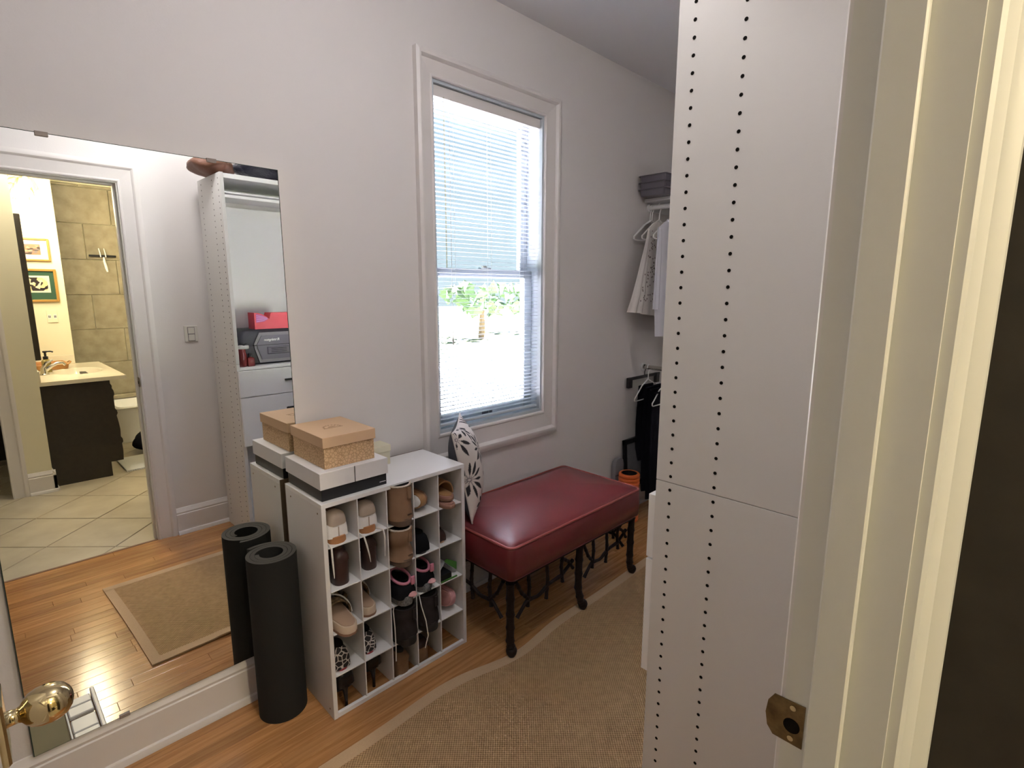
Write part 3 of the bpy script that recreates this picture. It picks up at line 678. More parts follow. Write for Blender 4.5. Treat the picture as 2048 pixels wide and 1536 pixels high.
runner(4, 'black running shoe with pink collar, one column right of its pair', -.008, 1.628, [[(x4_-.05, 1.66, z4_+.004), (x4_-.056, 1.624, z4_+.01), (x4_-.052, 1.615, z4_-.04), (x4_-.043, 1.600, z4_-.10), (x4_-.040, 1.592, z4_-.16), (x4_-.050, 1.60, z4_-.215)],
    [(x4_+.02, 1.75, z4_+.004), (x4_+.034, 1.68, z4_+.018), (x4_+.030, 1.66, z4_+.04)]], 0)

def slide(X, label, loc, L, w, th, m_out, m_mid, m_foot, strap, m_strap, name='slide_sandal', chain=False):
    t = shoe_thing(name, label, *loc)
    slab(L, w, 0, .009, m_out, 'outsole', t, X); slab(L, w-.004, .009, th, m_mid, 'midsole', t, X, rnd=.003)
    slab(L, w-.010, th-.001, th+.0035, m_foot, 'footbed', t, X, inset=.004, rnd=.001)
    a0, a1, hh = strap
    for s0, s1, off in [] if not hh else ([(a0, a1, 0)] if not chain else [(a0, a0+.030, 0), (a1-.030, a1, .006)]):
        g = B(); rings = []
        for k in range(13):
            a = PI*k/12; ww = (w/2+.001); c, d = math.cos(a), math.sin(a)
            P = lambda y_, e: X @ Vector(((ww+e)*c, y_, th*.5+(hh+off+e)*d**.8))
            rings.append([P(s0, 0), P(s1, 0), P(s1, .006), P(s0, .006)])
        g.loft(rings); g.obj('strap', m_strap, t, ang=50)
    if chain:
        g = B(); pts = [X @ Vector(((w/2+.010)*math.cos(a), a0+.002+(a1-a0)*k/12, th*.5+(hh+.010)*math.sin(a)**.8)) for k, a in enumerate([PI*q/12 for q in range(13)])]; g.tube(pts, .003, 6); g.obj('ivory_piping', 'white', t)
    return t
cx, z = cell(1, 3)
slide(at(cx-.010, 1.588, z+.0005), 'tan suede slide with furry crossed straps, left column, jutting out', (cx, 1.588, z), .25, .092, .036, 'brownsole', 'midsole', 'footbed', (.105, .20, .060), 'fur', chain=True)
cx, z = cell(2, 3)
slide(at(cx-.020, 1.640, z+.0005), 'tan suede slide with furry straps, second column, set further in', (cx, 1.640, z), .25, .088, .036, 'brownsole', 'midsole', 'footbed', (.105, .20, .060), 'fur', chain=True)
cx, z = cell(5, 1)
slide(at(cx-.006, 1.622, z+.026, rx=.0), 'tan leather mule slide, upper one of the two in the top right cubby', (cx, 1.622, z+.026), .235, .084, .020, 'brownsole', 'pinkbrown', 'tanleather', (.045, .19, .055), 'tanleather')
slide(at(cx-.012, 1.604, z+.0005), 'rose-brown sole of a mule, lying under the other one in the top right cubby', (cx, 1.604, z), .235, .080, .016, 'brownsole', 'pinkbrown', 'pinkbrown', (.13, .20, .004), 'tanleather')
cx, z = cell(4, 1)
slide(at(cx+.022, 1.660, z+.0455, rz=.32, ry=-PI/2+.04), 'tan sandal with white rim standing on its side, top row', (cx, 1.662, z+.0455), .215, .088, .040, 'brownsole', 'tanleather', 'white', (.11, .18, 0), 'tanleather')
cx, z = cell(5, 4)
slide(at(cx+.030, 1.650, z+.052, rz=.20, ry=-PI/2+.26), 'dusty pink slide standing on its side, in the right column', (cx, 1.648, z+.052), .225, .098, .030, 'pink', 'pink', 'pinkinsole', (.10, .185, .030), 'pink')

def flat_shoe(c, r, label, dx, y0, hz, w, m_u, m_s, heel=0.0, name='flat_shoe', m_strap=None, trim=None):
    cx, z = cell(c, r); cx += dx; t = shoe_thing(name, label, cx, y0, z); X = at(cx, y0, z)
    zf = lambda y_: heel*max(0, 1-y_/.15)**1.2
    slab(.235, w*2, .0, .007, m_s, 'sole', t, X, zf=zf)
    g = B(); hb = heel+.006
    body(g, [(.001, w*.55, hb, hb+hz*.45), (.006, w*.8, hb, hb+hz*.78), (.022, w*.95, hb*.95, hb+hz*.97), (.05, w*.93, hb*.75+.002, hb+hz), (.10, w*.9, heel*.28+.006, heel*.5+hz*.85), (.15, w, .006, hz*.78), (.20, w*.85, .006, hz*.55), (.228, w*.35, .006, hz*.35)], X=X); g.obj('upper', m_u, t, ang=60)
    g = B(); g.loft([ellipse(0, .052, hb+hz*.995, w*.6, .036, 16), ellipse(0, .052, hb+hz+.0015, w*.5, .032, 16)]); g.b.transform(X); g.obj('lining', 'darkhole', t)  # shade of the foot opening painted as a dark disc
    if heel:
        g = B(); g.tube([(0, .020, hb+.004), (0, .016, heel*.75), (.0, .012, heel*.35), (0, .012, .002)], [.018, .0095, .0058, .0062], 10); g.b.transform(X); g.obj('stiletto_heel', m_u, t)
    if m_strap:
        g = B(); g.tube([(w*1.02*math.cos(a), .05-.0+.012*math.sin(a), hz*.75+.022*math.sin(a)) for a in [PI*k/10 for k in range(11)]], .0035, 6); g.b.transform(X); g.obj('strap', m_strap, t)
    return t
M['leopard'] = mat_lines('leopard_print', (0.012, 0.009, 0.010), (0.55, 0.50, 0.46), 50, 0.085)
flat_shoe(4, 2, 'plain black soft shoe in the second row, beside the slouching boot', -.015, 1.640, .072, .040, 'blackknit', 'greysole', name='black_slipper')
flat_shoe(5, 2, 'dark brown strapped loafer in the right column above the green card', -.025, 1.660, .046, .030, 'brownheel', 'cork', name='loafer', m_strap='brownlining')
flat_shoe(1, 4, 'black and white giraffe-print pump with red sole, left column', -.020, 1.648, .078, .036, 'leopard', 'redsole', name='print_pump')
flat_shoe(2, 4, 'black and white giraffe-print pump with red sole, second column', -.022, 1.660, .078, .035, 'leopard', 'redsole', name='print_pump')
flat_shoe(1, 5, 'black stiletto pump in the bottom left cubby', -.012, 1.650, .066, .041, 'patent', 'patent', .085, name='stiletto_pump')
flat_shoe(2, 5, 'black stiletto pump in the bottom row, second cubby', -.004, 1.668, .066, .041, 'patent', 'patent', .085, name='stiletto_pump')
block_heel(3, 5, 'tan suede block-heel shoe in the bottom row, in the middle column', -.006, 1.640, .030, .072, 'tanblock', 'tanblock', 'greysole', .030)
block_heel(4, 5, 'brown suede block-heel shoe on the bottom row beside the empty cubby', -.016, 1.655, .027, .070, 'tanblock', 'brownheel', 'greysole', .030)
# folded card in the right column
cx, z = cell(5, 3)
t = thing('folded_card', 'folded white card with a green corner and black tray in the right column', 'card', (cx, 1.65, z))
g = B(); g.box((cx-.050, 1.642, z+.0005), (cx+.006, 1.86, z+.030), .002); g.obj('black_tray', 'black', t, smooth=False)
fold = lambda u, v, d: (cx-.046+u, 1.664+d, z+v)
g = B(); g.prism([(.0, .034), (.035, .072), (.094, .012), (.0935, .009), (.034, .068), (.002, .032)], fold, 0, .17); g.obj('card_wrap', 'greypaper', t, smooth=False)
g = B(); g.prism([(.030, .074), (.043, .082), (.095, .050), (.094, .015), (.060, .044)], fold, -.0015, .0015); g.obj('green_corner', 'green', t, smooth=False)
g = B(); g.box((cx-.052, 1.636, z+.0006), (cx+.030, 1.641, z+.006)); g.obj('card_lip', 'green', t, smooth=False)

# ================================================================== BOXES ON THE RACK
Z0 = RH+.0003
t = thing('shoe_box', 'black shoe box with pale grey lid lying on the shoe rack under the tan box', 'box', (.87, 1.79, Z0))
B().box((.747, 1.656, Z0), (.997, 1.928, Z0+.085), .001).obj('box_base', 'black', t, smooth=False)
g = B(); g.box((.742, 1.651, Z0+.042), (.8688, 1.933, Z0+.100), .001); g.box((.8712, 1.651, Z0+.042), (1.002, 1.933, Z0+.100), .001); g.box((.8685, 1.6535, Z0+.043), (.8715, 1.932, Z0+.0995)); g.obj('box_lid', 'paper', t, smooth=False)
B().box((.8690, 1.6512, Z0+.043), (.8710, 1.6534, Z0+.0985)).obj('lid_slot', 'black', t, smooth=False)
B().box((.968, 1.6556, Z0+.012), (.993, 1.6562, Z0+.0145)).obj('label_line', 'paper', t, smooth=False)
Z1 = Z0+.1005
t = thing('shoe_box', 'tan lidded shoe box with embossed sides on top of the grey-lidded box', 'box', (.87, 1.8, Z1))
B().box((.776, 1.681, Z1), (.966, 1.930, Z1+.105), .0008).obj('box_base', 'tanprint', t, smooth=False)
B().box((.771, 1.676, Z1+.075), (.971, 1.936, Z1+.112), .001).obj('box_lid', 'tan', t, smooth=False)
g = B()
for k in range(9):
    a = PI*k/8; g.box((.868+.030*math.cos(a)-.003, 1.80+.030*math.sin(a)-.003, Z1+.112), (.868+.030*math.cos(a)+.003, 1.80+.030*math.sin(a)+.003, Z1+.1124))
g.box((.832, 1.788, Z1+.112), (.904, 1.792, Z1+.1124)); g.box((.855, 1.801, Z1+.112), (.881, 1.808, Z1+.1124))
g.obj('printed_emblem', mat('tan_print', (0.36, 0.21, 0.11), 0.7), t, smooth=False)
t = thing('gift_box', 'pale cream box standing behind the tan box on the shoe rack', 'box', (1.07, 1.89, Z0))
B().box((1.010, 1.848, Z0), (1.134, 1.925, Z0+.076), .001).obj('box_base', 'cream', t, smooth=False)
B().box((1.007, 1.845, Z0+.055), (1.137, 1.928, Z0+.082), .001).obj('box_lid', 'cream', t, smooth=False)

# ================================================================== ROLLED MAT
t = thing('exercise_mat', 'thick black rolled exercise mat standing upright by the mirror and shoe rack', 'mat', (.627, 1.829, 0))
g = B(); th_ = .0135; turns = 2.9; N = 110
inn, out = [], []
a_end = 2.1
for k in range(N+1):
    f = k/N; a = a_end-2*PI*turns*f; r = .0915-(.0148*turns)*f
    inn.append(((r-th_)*math.cos(a), (r-th_)*math.sin(a))); out.append((r*math.cos(a), r*math.sin(a)))
# last outer flap stands slightly off
for k in range(6):
    q = (1-k/6)**2*.006; out[k] = (out[k][0]*(1+q/.09), out[k][1]*(1+q/.09)); inn[k] = (inn[k][0]*(1+q/.09), inn[k][1]*(1+q/.09))
v = lambda p, z_: (.627+p[0], 1.829+p[1], z_)
rings = [[v(inn[k], 0), v(out[k], 0), v(out[k], .611), v(inn[k], .611)] for k in range(N+1)]
g.loft(rings); mo = g.obj('rolled_foam', 'matblack', t, ang=35)
mo.data.materials.append(M['matedge'])
for p in mo.data.polygons:
    if abs(p.normal.z) > .9: p.material_index = 1

# ================================================================== RUG
def rug_front(x): return 1.476+.02*math.exp(-((x-1.05)/.25)**2)-.045*math.exp(-((x-1.42)/.22)**2)-.018*math.exp(-((x-1.9)/.3)**2)-.012*math.exp(-((x-2.3)/.2)**2)
def rug_left(y): return .309+.035*((y-.63)/.85)**2+.012*math.sin((y-.63)/.85*PI)
def rug_z(x, y):
    f = rug_front(x)-y
    return .0015+.006*math.exp(-(f/.05)**2)*(.5+.5*math.sin(x*11+1))*(1 if x > .6 else .4)
rg_ = thing('sisal_rug', 'tan woven sisal rug with pale binding on the oak floor', 'rug', (1.7, 1.05, 0))
def rug_grid(u0, u1, v0, v1, nu, nv, name, m, top, g):
    bot = .0
    P = lambda u, v, h: (rug_left(.63+v*.85)*(1-u)+3.25*u, .63*(1-v)+rug_front(.309+u*2.94)*v, 0)
    pts = {}
    for i in range(nu+1):
        for j in range(nv+1):
            u, v_ = u0+(u1-u0)*i/nu, v0+(v1-v0)*j/nv; x, y_, _ = P(u, v_, 0); pts[i, j] = g.b.verts.new((x, y_, rug_z(x, y_)+top))
    for i in range(nu):
        for j in range(nv): g.b.faces.new([pts[i, j], pts[i+1, j], pts[i+1, j+1], pts[i, j+1]])
    per = [(i, 0) for i in range(nu+1)]+[(nu, j) for j in range(1, nv+1)]+[(i, nv) for i in range(nu-1, -1, -1)]+[(0, j) for j in range(nv-1, 0, -1)]
    lowv = [g.b.verts.new((pts[q].co.x, pts[q].co.y, max(.0006, pts[q].co.z-top))) for q in per]
    for k in range(len(per)):
        q, r_ = per[k], per[(k+1) % len(per)]; g.b.faces.new([pts[q], pts[r_], lowv[(k+1) % len(per)], lowv[k]])
g = B(); rug_grid(.0125, .982, .048, .950, 90, 30, 'weave', 'rug', .0062, g); g.obj('weave', 'rug', rg_)
g = B(); rug_grid(0, 1, .947, 1, 90, 3, '', '', .0070, g); rug_grid(0, 1, 0, .051, 90, 3, '', '', .0070, g); rug_grid(0, .013, .045, .955, 2, 30, '', '', .0070, g); rug_grid(.9815, 1, .06, .94, 2, 30, '', '', .0070, g)
g.obj('binding', 'rugband', rg_)

# ================================================================== BENCH
bn = thing('leather_bench', 'burgundy leather bench with dark carved legs below the window', 'bench', (1.86, 1.66, 0))
BX0, BX1, BY0, BY1 = 1.386, 2.338, 1.395, 1.918
g = B(); rings = []
for z_, ins, r in ((.362, .006, .02), (.366, 0, .025), (.43, -.004, .03), (.490, -.002, .03), (.503, .003, .032)): rings.append(rrect(BX0+ins, BY0+ins, BX1-ins, BY1-ins, r, z_, 6))
for k in range(1, 9):
    f = k/8; ins = .003+(.25)*f; rings.append(rrect(BX0+ins, BY0+ins, BX1-ins, BY1-ins, max(.004, .032*(1-f)), .503+.030*(1-(1-f)**2.4), 6))
g.loft(rings); g.obj('seat', 'leather', bn, ang=70)
g = B(); g.tube(rrect(BX0+.001, BY0+.001, BX1-.001, BY1-.001, .033, .503, 8)+[rrect(BX0+.001, BY0+.001, BX1-.001, BY1-.001, .033, .503, 8)[0]], .0055, 8, cap=False); g.obj('piping', 'leatherpipe', bn)
g = B(); g.tube(rrect(BX0+.004, BY0+.004, BX1-.004, BY1-.004, .024, .364, 8)+[rrect(BX0+.004, BY0+.004, BX1-.004, BY1-.004, .024, .364, 8)[0]], .0045, 6, cap=False); g.obj('lower_piping', 'leather', bn)
g = B(); g.box((BX0+.02, BY0+.02, .336), (BX1-.02, BY1-.02, .361), .003); g.obj('frame', 'carved', bn, smooth=False)
def bamboo(pts, r, nodes=5):
    """tube with swollen nodes along a polyline"""
    P = [Vector(p) for p in pts]; out, rr = [], []
    segs = len(P)-1; n = nodes*6
    for k in range(n+1):
        f = k/n*segs; i = min(int(f), segs-1); q = P[i].lerp(P[i+1], f-i); out.append(q)
        rr.append(r*(1+.22*(1 if k % 6 == 0 else .25 if k % 6 in (1, 5) else 0)))
    return out, rr
LZ = .340
for x, y_, curve in ((1.410, 1.425, (0, 0)), (1.868, 1.425, (.028, -.004)), (2.315, 1.430, (.034, .008)), (1.410, 1.888, (-.01, .0)), (1.868, 1.888, (0, 0)), (2.315, 1.888, (.02, .0))):
    if curve == (0, 0) or y_ > 1.8: pts = [(x, y_, LZ), (x+.001, y_, .2), (x, y_, .08), (x+.004, y_-.004, .030)]
    else: pts = [(x, y_, LZ), (x-.004, y_, .24), (x-.005, y_, .13), (x+curve[0]*.35, y_+curve[1], .06), (x+curve[0], y_+curve[1], .030)]
    p, r_ = bamboo(pts, .0165, 6)
    g = B(); g.tube(p, r_, 10); e = Vector(pts[-1]); g.lathe([(.001, .0225), (.020, .017), (.024, .006), (.021, -.008), (.014, -.0205), (.001, -.0215)], (e.x, e.y, .0305), seg=12); g.obj('leg', 'carved', bn, ang=60)
def fret(xa, xb, ya, yb):
    L = lambda f, z_: (xa+(xb-xa)*f, ya+(yb-ya)*f, z_)
    for k, pts in enumerate(([L(.06, .10+.06), L(.2, .215), L(.38, .205), L(.55, .235), L(.75, .24), L(.94, .285)],
                [L(.22, .34), L(.24, .27), L(.215, .185)], [L(.5, .34), L(.52, .26), L(.50, .17)], [L(.76, .34), L(.74, .28), L(.765, .205)], [L(.94, .245), L(.86, .29), L(.76, .32)], [L(.04, .33), L(.13, .26), L(.22, .22)])):
        p, r_ = bamboo(pts, .0075, 4); g = B(); g.tube(p, r_, 8); g.obj('fretwork_branch', 'carved', bn, ang=60)
fret(1.43, 1.85, 1.43, 1.43); fret(1.89, 2.295, 1.43, 1.435); fret(1.43, 1.85, 1.888, 1.888); fret(1.89, 2.295, 1.888, 1.888); fret(1.41, 1.41, 1.45, 1.87); fret(2.315, 2.315, 1.45, 1.87)

# ================================================================== CUSHION
NBc, NT, FT, FB = Vector((1.418, 1.668, .517)), Vector((1.350, 1.712, .925)), Vector((1.560, 1.915, .945)), Vector((1.585, 1.905, .550))
nrm = ((FT-NT).cross(NBc-NT)).normalized()
if nrm.y > 0: nrm = -nrm
NG = 150
def pillow(u, v, side):
    p = NBc*(1-u)*(1-v)+FB*u*(1-v)+NT*(1-u)*v+FT*u*v
    pinch = .018*(4*(u-.5)**2)*(4*v*(1-v)) ; c = (NBc+FT)*.5
    p = p+(c-p)*(.10*(16*u*(1-u)*v*(1-v))**0*(1-max(abs(2*u-1), abs(2*v-1))**0) if 0 else 0)
    eu, ev = 1-abs(2*u-1)**2.4, 1-abs(2*v-1)**2.4
    # soft corners and slightly hollow edges
    p = p+(c-p)*.09*(abs(2*u-1)**3*(1-abs(2*v-1)**2)+abs(2*v-1)**3*(1-abs(2*u-1)**2))
    return p+nrm*side*((.088 if side > 0 else .055)*max(0, eu*ev)**.62+.002+.0012*math.sin(31*u+9*v)*eu*ev)
fl_rng = random.Random(4)
flowers = [(.02, .93, 9, .21), (.42, .70, 11, .20), (.03, .46, 12, .26), (.55, .30, 9, .18), (.82, .88, 10, .17), (.90, .52, 10, .19), (.25, .13, 8, .16), (.80, .08, 9, .16), (.36, .99, 8, .17), (.62, .53, 7, .12)]
petals = []
for fx, fy, n_, R_ in flowers:
    ph = fl_rng.uniform(0, 1)
    for k in range(n_):
        a = 2*PI*(k+ph)/n_; petals.append((fx, fy, math.cos(a), math.sin(a), R_*fl_rng.uniform(.75, 1.1), fl_rng.uniform(.75, 1.25), k % 3))
P_ = np.array(petals)
uu, vv = np.meshgrid(np.linspace(0, 1, NG+1), np.linspace(0, 1, NG+1), indexing='ij')
ink = np.zeros_like(uu); thinl = np.zeros_like(uu)
for fx, fy, ca, sa, R_, wf, kind in petals:
    dx, dy = uu-fx, vv-fy; al = (dx*ca+dy*sa)/R_; ac = np.abs(-dx*sa+dy*ca)
    wid = .020*wf*np.clip(np.sin(np.clip((al-.25)/.75, 0, 1)*PI), 0, 1)**.8
    ink = np.maximum(ink, ((al > .25) & (al < 1) & (ac < wid)).astype(float))
    thinl = np.maximum(thinl, ((al > .05) & (al < .5) & (ac < .004)).astype(float))
colr = np.zeros(uu.shape+(4,)); colr[...] = (.66, .60, .56, 1)
colr[thinl > .5] = (.22, .19, .20, 1); colr[ink > .5] = (.018, .016, .020, 1)
cu = thing('scatter_cushion', 'white cushion printed with black petals, leaning beside the shoe rack on the bench', 'cushion', (1.47, 1.8, .51))
def pill_mesh(side, n, name, m, paint):
    me = bpy.data.meshes.new(name); vs = [pillow(i/n, j/n, side) for i in range(n+1) for j in range(n+1)]
    fs = [(i*(n+1)+j, (i+1)*(n+1)+j, (i+1)*(n+1)+j+1, i*(n+1)+j+1) for i in range(n) for j in range(n)]
    if side < 0: fs = [f[::-1] for f in fs]
    me.from_pydata(vs, [], fs); me.update(); me.polygons.foreach_set('use_smooth', [True]*len(fs))
    if paint is not None:
        at_ = me.color_attributes.new('print', 'FLOAT_COLOR', 'POINT'); at_.data.foreach_set('color', paint.reshape(-1).astype(np.float32))
    me.materials.append(M[m]); o = bpy.data.objects.new(name, me); COL.objects.link(o); o.parent = cu; o.matrix_parent_inverse = cu.matrix_basis.inverted()
pill_mesh(1, NG, 'front_cover', 'print', colr); pill_mesh(-1, 40, 'back_cover', 'cushgrey', None)
g = B(); edge = [pillow(k/24, 0, 0) for k in range(24)]+[pillow(1, k/24, 0) for k in range(24)]+[pillow(1-k/24, 1, 0) for k in range(24)]+[pillow(0, 1-k/24, 0) for k in range(25)]
g.tube(edge, .0038, 6, cap=False); g.obj('edge_piping', 'piping', cu)

# ================================================================== FOAM ROLLER, LEANING FRAME, GREY CASE
t = thing('foam_roller', 'orange ribbed foam roller standing on the floor behind the bench', 'roller', (2.935, 1.845, 0))
prof = [(.052, .004), (.060, .0005), (.066, .004)]
z_ = .004
while z_ < .318:
    band = (z_ < .07 or z_ > .25)
    if band: prof += [(.069, z_+.004), (.070, z_+.012), (.069, z_+.019), (.0635, z_+.0215), (.0635, z_+.0235)]; z_ += .0245
    else: prof += [(.0665, z_+.003), (.0665, z_+.022), (.0645, z_+.0235), (.0645, z_+.0245)]; z_ += .0255
prof += [(.067, .328), (.060, .332), (.052, .330)]
B().lathe(prof, (2.935, 1.845, 0), seg=32, cap=False).obj('foam_sleeve', 'orange', t, ang=50)
B().lathe([(.0535, .006), (.0535, .328), (.048, .328), (.048, .006), (.0535, .006)], (2.935, 1.845, 0), seg=32, cap=False).obj('core_tube', 'frameblk', t)

def leaning_frame(x0, x1, h, y_bot, y_top):
    t = thing('picture_frame', 'black framed grey picture leaning on the wall behind the orange roller', 'picture', (x0, y_bot, 0))
    L = lambda x, f, d=0: (x, y_bot+(y_top-y_bot)*f-d, .172+h*f)
    wd = .032
    for nm, q in (('frame_side', ((x0, 0), (x0+wd, 0), (x0+wd, 1), (x0, 1))), ('frame_side', ((x1-wd, 0), (x1, 0), (x1, 1), (x1-wd, 1))), ('frame_top', ((x0, 1-wd/h), (x1, 1-wd/h), (x1, 1), (x0, 1))), ('frame_bottom', ((x0, 0), (x1, 0), (x1, wd/h), (x0, wd/h)))):
        g = B(); g.loft([[L(a, f, 0) for a, f in q], [L(a, f, .016) for a, f in q]]); g.obj(nm, 'frameblk', t, smooth=False)
    q = ((x0+wd*.8, wd*.8/h), (x1-wd*.8, wd*.8/h), (x1-wd*.8, 1-wd*.8/h), (x0+wd*.8, 1-wd*.8/h))
    g = B(); g.loft([[L(a, f, .002) for a, f in q], [L(a, f, .008) for a, f in q]]); g.obj('print', 'greyart', t, smooth=False)
leaning_frame(2.995, 3.28, .345, 1.925, 1.948)
t = thing('felt_case', 'small grey felt case against the wall left of the black frame', 'case', (2.95, 1.93, 0))
g = B(); rings = []
for z_, ins in ((.002, .004), (.01, 0), (.36, 0), (.395, .006), (.408, .025)): rings.append(rrect(2.885+ins, 1.935-.015+ins*.2, 2.985-ins, 1.955-ins*.2, .006, z_, 4))
g.loft(rings); g.obj('case_body', 'greycase', t, ang=60)
g = B(); g.tube([(2.885, 1.92, .30), (2.935, 1.9185, .30), (2.985, 1.92, .30)], .0018, 6); g.obj('zip', 'casebody', t)

# ================================================================== WARDROBE CORNER: SHELF, RODS, HANGERS, CLOTHES, TRAYS
sh = thing('closet_shelf', 'white closet shelf on the far wall carrying three stacked grey trays', 'shelf', (3.34, 1.4, 2.095))
B().box((3.17, .9, 2.084), (XF-.001, YW-.001, 2.104), .001).obj('shelf_board', 'mel', sh, smooth=False)
B().box((3.26, YW-.016, 2.03), (XF-.001, YW-.001, 2.084), .001).obj('wall_cleat', 'mel', sh, smooth=False)
for zz, nm in ((2.052, 'upper'), (1.0, 'lower')):
    t = thing('clothes_rod', {'upper': 'white clothes rod below the closet shelf holding white garments', 'lower': 'grey lower clothes rod holding the black trousers'}[nm], 'rod', (3.22, 1.5, zz))
    B().tube([(3.22, YW-.016, zz), (3.22, .95, zz)], .0145, 14).obj('rod', 'mel' if nm == 'upper' else 'chrome', t)
    g = B(); g.lathe([(.0255, -.016), (.0255, -.006), (.019, 0), (.016, .0)], (3.22, YW, zz), 'y', 18); g.obj('rod_socket', 'mel', t)
def tray(k):
    z0 = 2.1045+.041*k; g = B()
    t = thing('storage_tray', ['grey plastic tray on the closet shelf, bottom one of three', 'grey plastic tray in the middle of the stack on the closet shelf', 'grey plastic tray on the closet shelf, topmost of three'][k], 'tray', (3.2, 1.85, z0))
    x0, x1, y0, y1 = 3.06, 3.36, 1.752, 1.946
    i = .013
    rings = [rrect(x0+i, y0+i, x1-i, y1-i, .012, z0, 4), rrect(x0+.007, y0+.007, x1-.007, y1-.007, .015, z0+.036, 4), rrect(x0+.002, y0+.002, x1-.002, y1-.002, .015, z0+.0365, 4)]
    g.loft(rings); g.obj('tray_body', 'tray', t, ang=50)
    g = B(); p = rrect(x0, y0, x1, y1, .016, z0+.0375, 5); g.tube(p+[p[0]], .0032, 6, cap=False); g.obj('rim', 'tray', t)
for k in range(3): tray(k)
def hanger(y_, zrod, label, m, tilt=0.0, w=.215, drop=.115, group=None, xs=3.22):
    t = thing('clothes_hanger', label, 'hanger', (xs, y_, zrod), group)
    X = Matrix.Translation((xs, y_, zrod)) @ Matrix.Rotation(tilt, 4, 'Z')
    g = B(); hk = [(-.017, 0, -.004), (-.0165, 0, .008), (-.006, 0, .0185), (.008, 0, .0175), (.0175, 0, .006), (.0165, 0, -.012), (.004, 0, -.032), (0, 0, -.050), (0, 0, -.080)]
    g.tube([X @ Vector(p) for p in hk], .0034, 8); g.obj('hook', m, t)
    z0 = -.080; g = B()
    pts = [(0, 0, z0), (-.08, 0, z0-.035), (-w*.85, 0, z0-.095), (-w, 0, z0-.115), (-w*.99, 0, z0-.128), (-w*.93, 0, z0-.134), (0, 0, z0-.134), (w*.93, 0, z0-.134), (w*.99, 0, z0-.128), (w, 0, z0-.115), (w*.85, 0, z0-.095), (.08, 0, z0-.035), (0, 0, z0)]
    g.tube([X @ Vector(p) for p in pts], .0042, 8); g.obj('shoulder_bar', m, t)
    return t
hanger(1.944, 2.052+.0, 'empty white plastic hanger on the upper rod, closest to the wall', 'hangerw', .04, .20)
hanger(1.930, 2.052+.0, 'empty white plastic hanger on the upper rod, next to the blouse', 'hangerw', -.03, .195)
hanger(1.876, 2.052, 'white plastic hanger holding the eyelet blouse on the upper rod', 'hangerw', 0, .20)
hanger(1.795, 2.052, 'white plastic hanger holding the cool white shirt on the upper rod', 'hangerw', 0, .20)
def cloth(pts_l, pts_r, y_, th, g, folds=3, amp=.006, n=20, close=True):
    """panel between a left and a right outline (lists of (x, z), top to bottom), front and back sheets around y_"""
    for sgn in (1, -1):
        rows = []
        for i in range(n+1):
            f = i/n*(len(pts_l)-1); k = min(int(f), len(pts_l)-2); q = f-k
            l = Vector(pts_l[k]).lerp(Vector(pts_l[k+1]), q); r = Vector(pts_r[k]).lerp(Vector(pts_r[k+1]), q); row = []
            for j in range(17):
                s = j/16; p = l.lerp(r, s); bul = math.sin(PI*s)**.5
                row.append((p.x, y_+sgn*(th*bul*(.35+.65*i/n))+amp*math.sin(folds*2*PI*s+.6*i/n)*(i/n)*bul, p.y))
            rows.append(row)
        g.loft(rows, cap=False, closed=False)
bz = thing('eyelet_blouse', 'white eyelet blouse with bell sleeves on the upper rod', 'blouse', (3.2, 1.87, 1.35))
g = B(); cloth([(3.165, 1.955), (3.075, 1.90), (3.06, 1.80), (3.05, 1.60), (3.03, 1.37)], [(3.275, 1.955), (3.365, 1.90), (3.38, 1.80), (3.39, 1.60), (3.41, 1.33)], 1.872, .016, g, 4); g.obj('bodice', 'cottonblouse', bz)
for sx in (-1, 1):
    m_ = lambda x: 3.22+sx*(x-3.22)
    g = B(); cloth([(m_(3.080), 1.905), (m_(3.035), 1.78), (m_(2.965), 1.60), (m_(2.925), 1.50), (m_(2.868), 1.385)], [(m_(3.10), 1.885), (m_(3.10), 1.76), (m_(3.075), 1.60), (m_(3.075), 1.50), (m_(3.045), 1.375)], 1.866, .014, g, 2, .008); g.obj('sleeve', 'cottonblouse', bz)
g = B(); er = random.Random(5)
for k in range(170):
    zz = er.uniform(1.45, 1.90); lo_ = 3.078-(1.90-zz)*.30; x = er.uniform(lo_+.012, 3.30)
    g.lathe([(.0058, 0), (.0058, -.0004)], (x, 1.8705-.020-.012*((1.95-zz)/.6)-.004, zz), 'y', 8)
stuff(g.obj('eyelet_hole', 'eyelet', bz, smooth=False))
st = thing('white_shirt', 'plain cool-white shirt hanging beside the tall panel edge', 'shirt', (3.2, 1.79, 1.22))
g = B(); cloth([(3.165, 1.955), (3.06, 1.90), (3.055, 1.70), (3.06, 1.45), (3.085, 1.225)], [(3.275, 1.955), (3.38, 1.90), (3.385, 1.70), (3.38, 1.45), (3.36, 1.225)], 1.792, .016, g, 3); g.obj('shirt_body', 'bluewhite', st)
for sx in (-1, 1):
    m_ = lambda x: 3.22+sx*(x-3.22)
    g = B(); cloth([(m_(3.07), 1.905), (m_(3.045), 1.70), (m_(3.04), 1.40)], [(m_(3.10), 1.89), (m_(3.11), 1.70), (m_(3.10), 1.40)], 1.785, .012, g, 1); g.obj('sleeve', 'bluewhite', st)
g = B(); g.tube([(3.17, 1.792, 1.957), (3.20, 1.775, 1.945), (3.24, 1.775, 1.945), (3.27, 1.792, 1.957)], .008, 8); g.obj('collar', 'bluewhite', st)
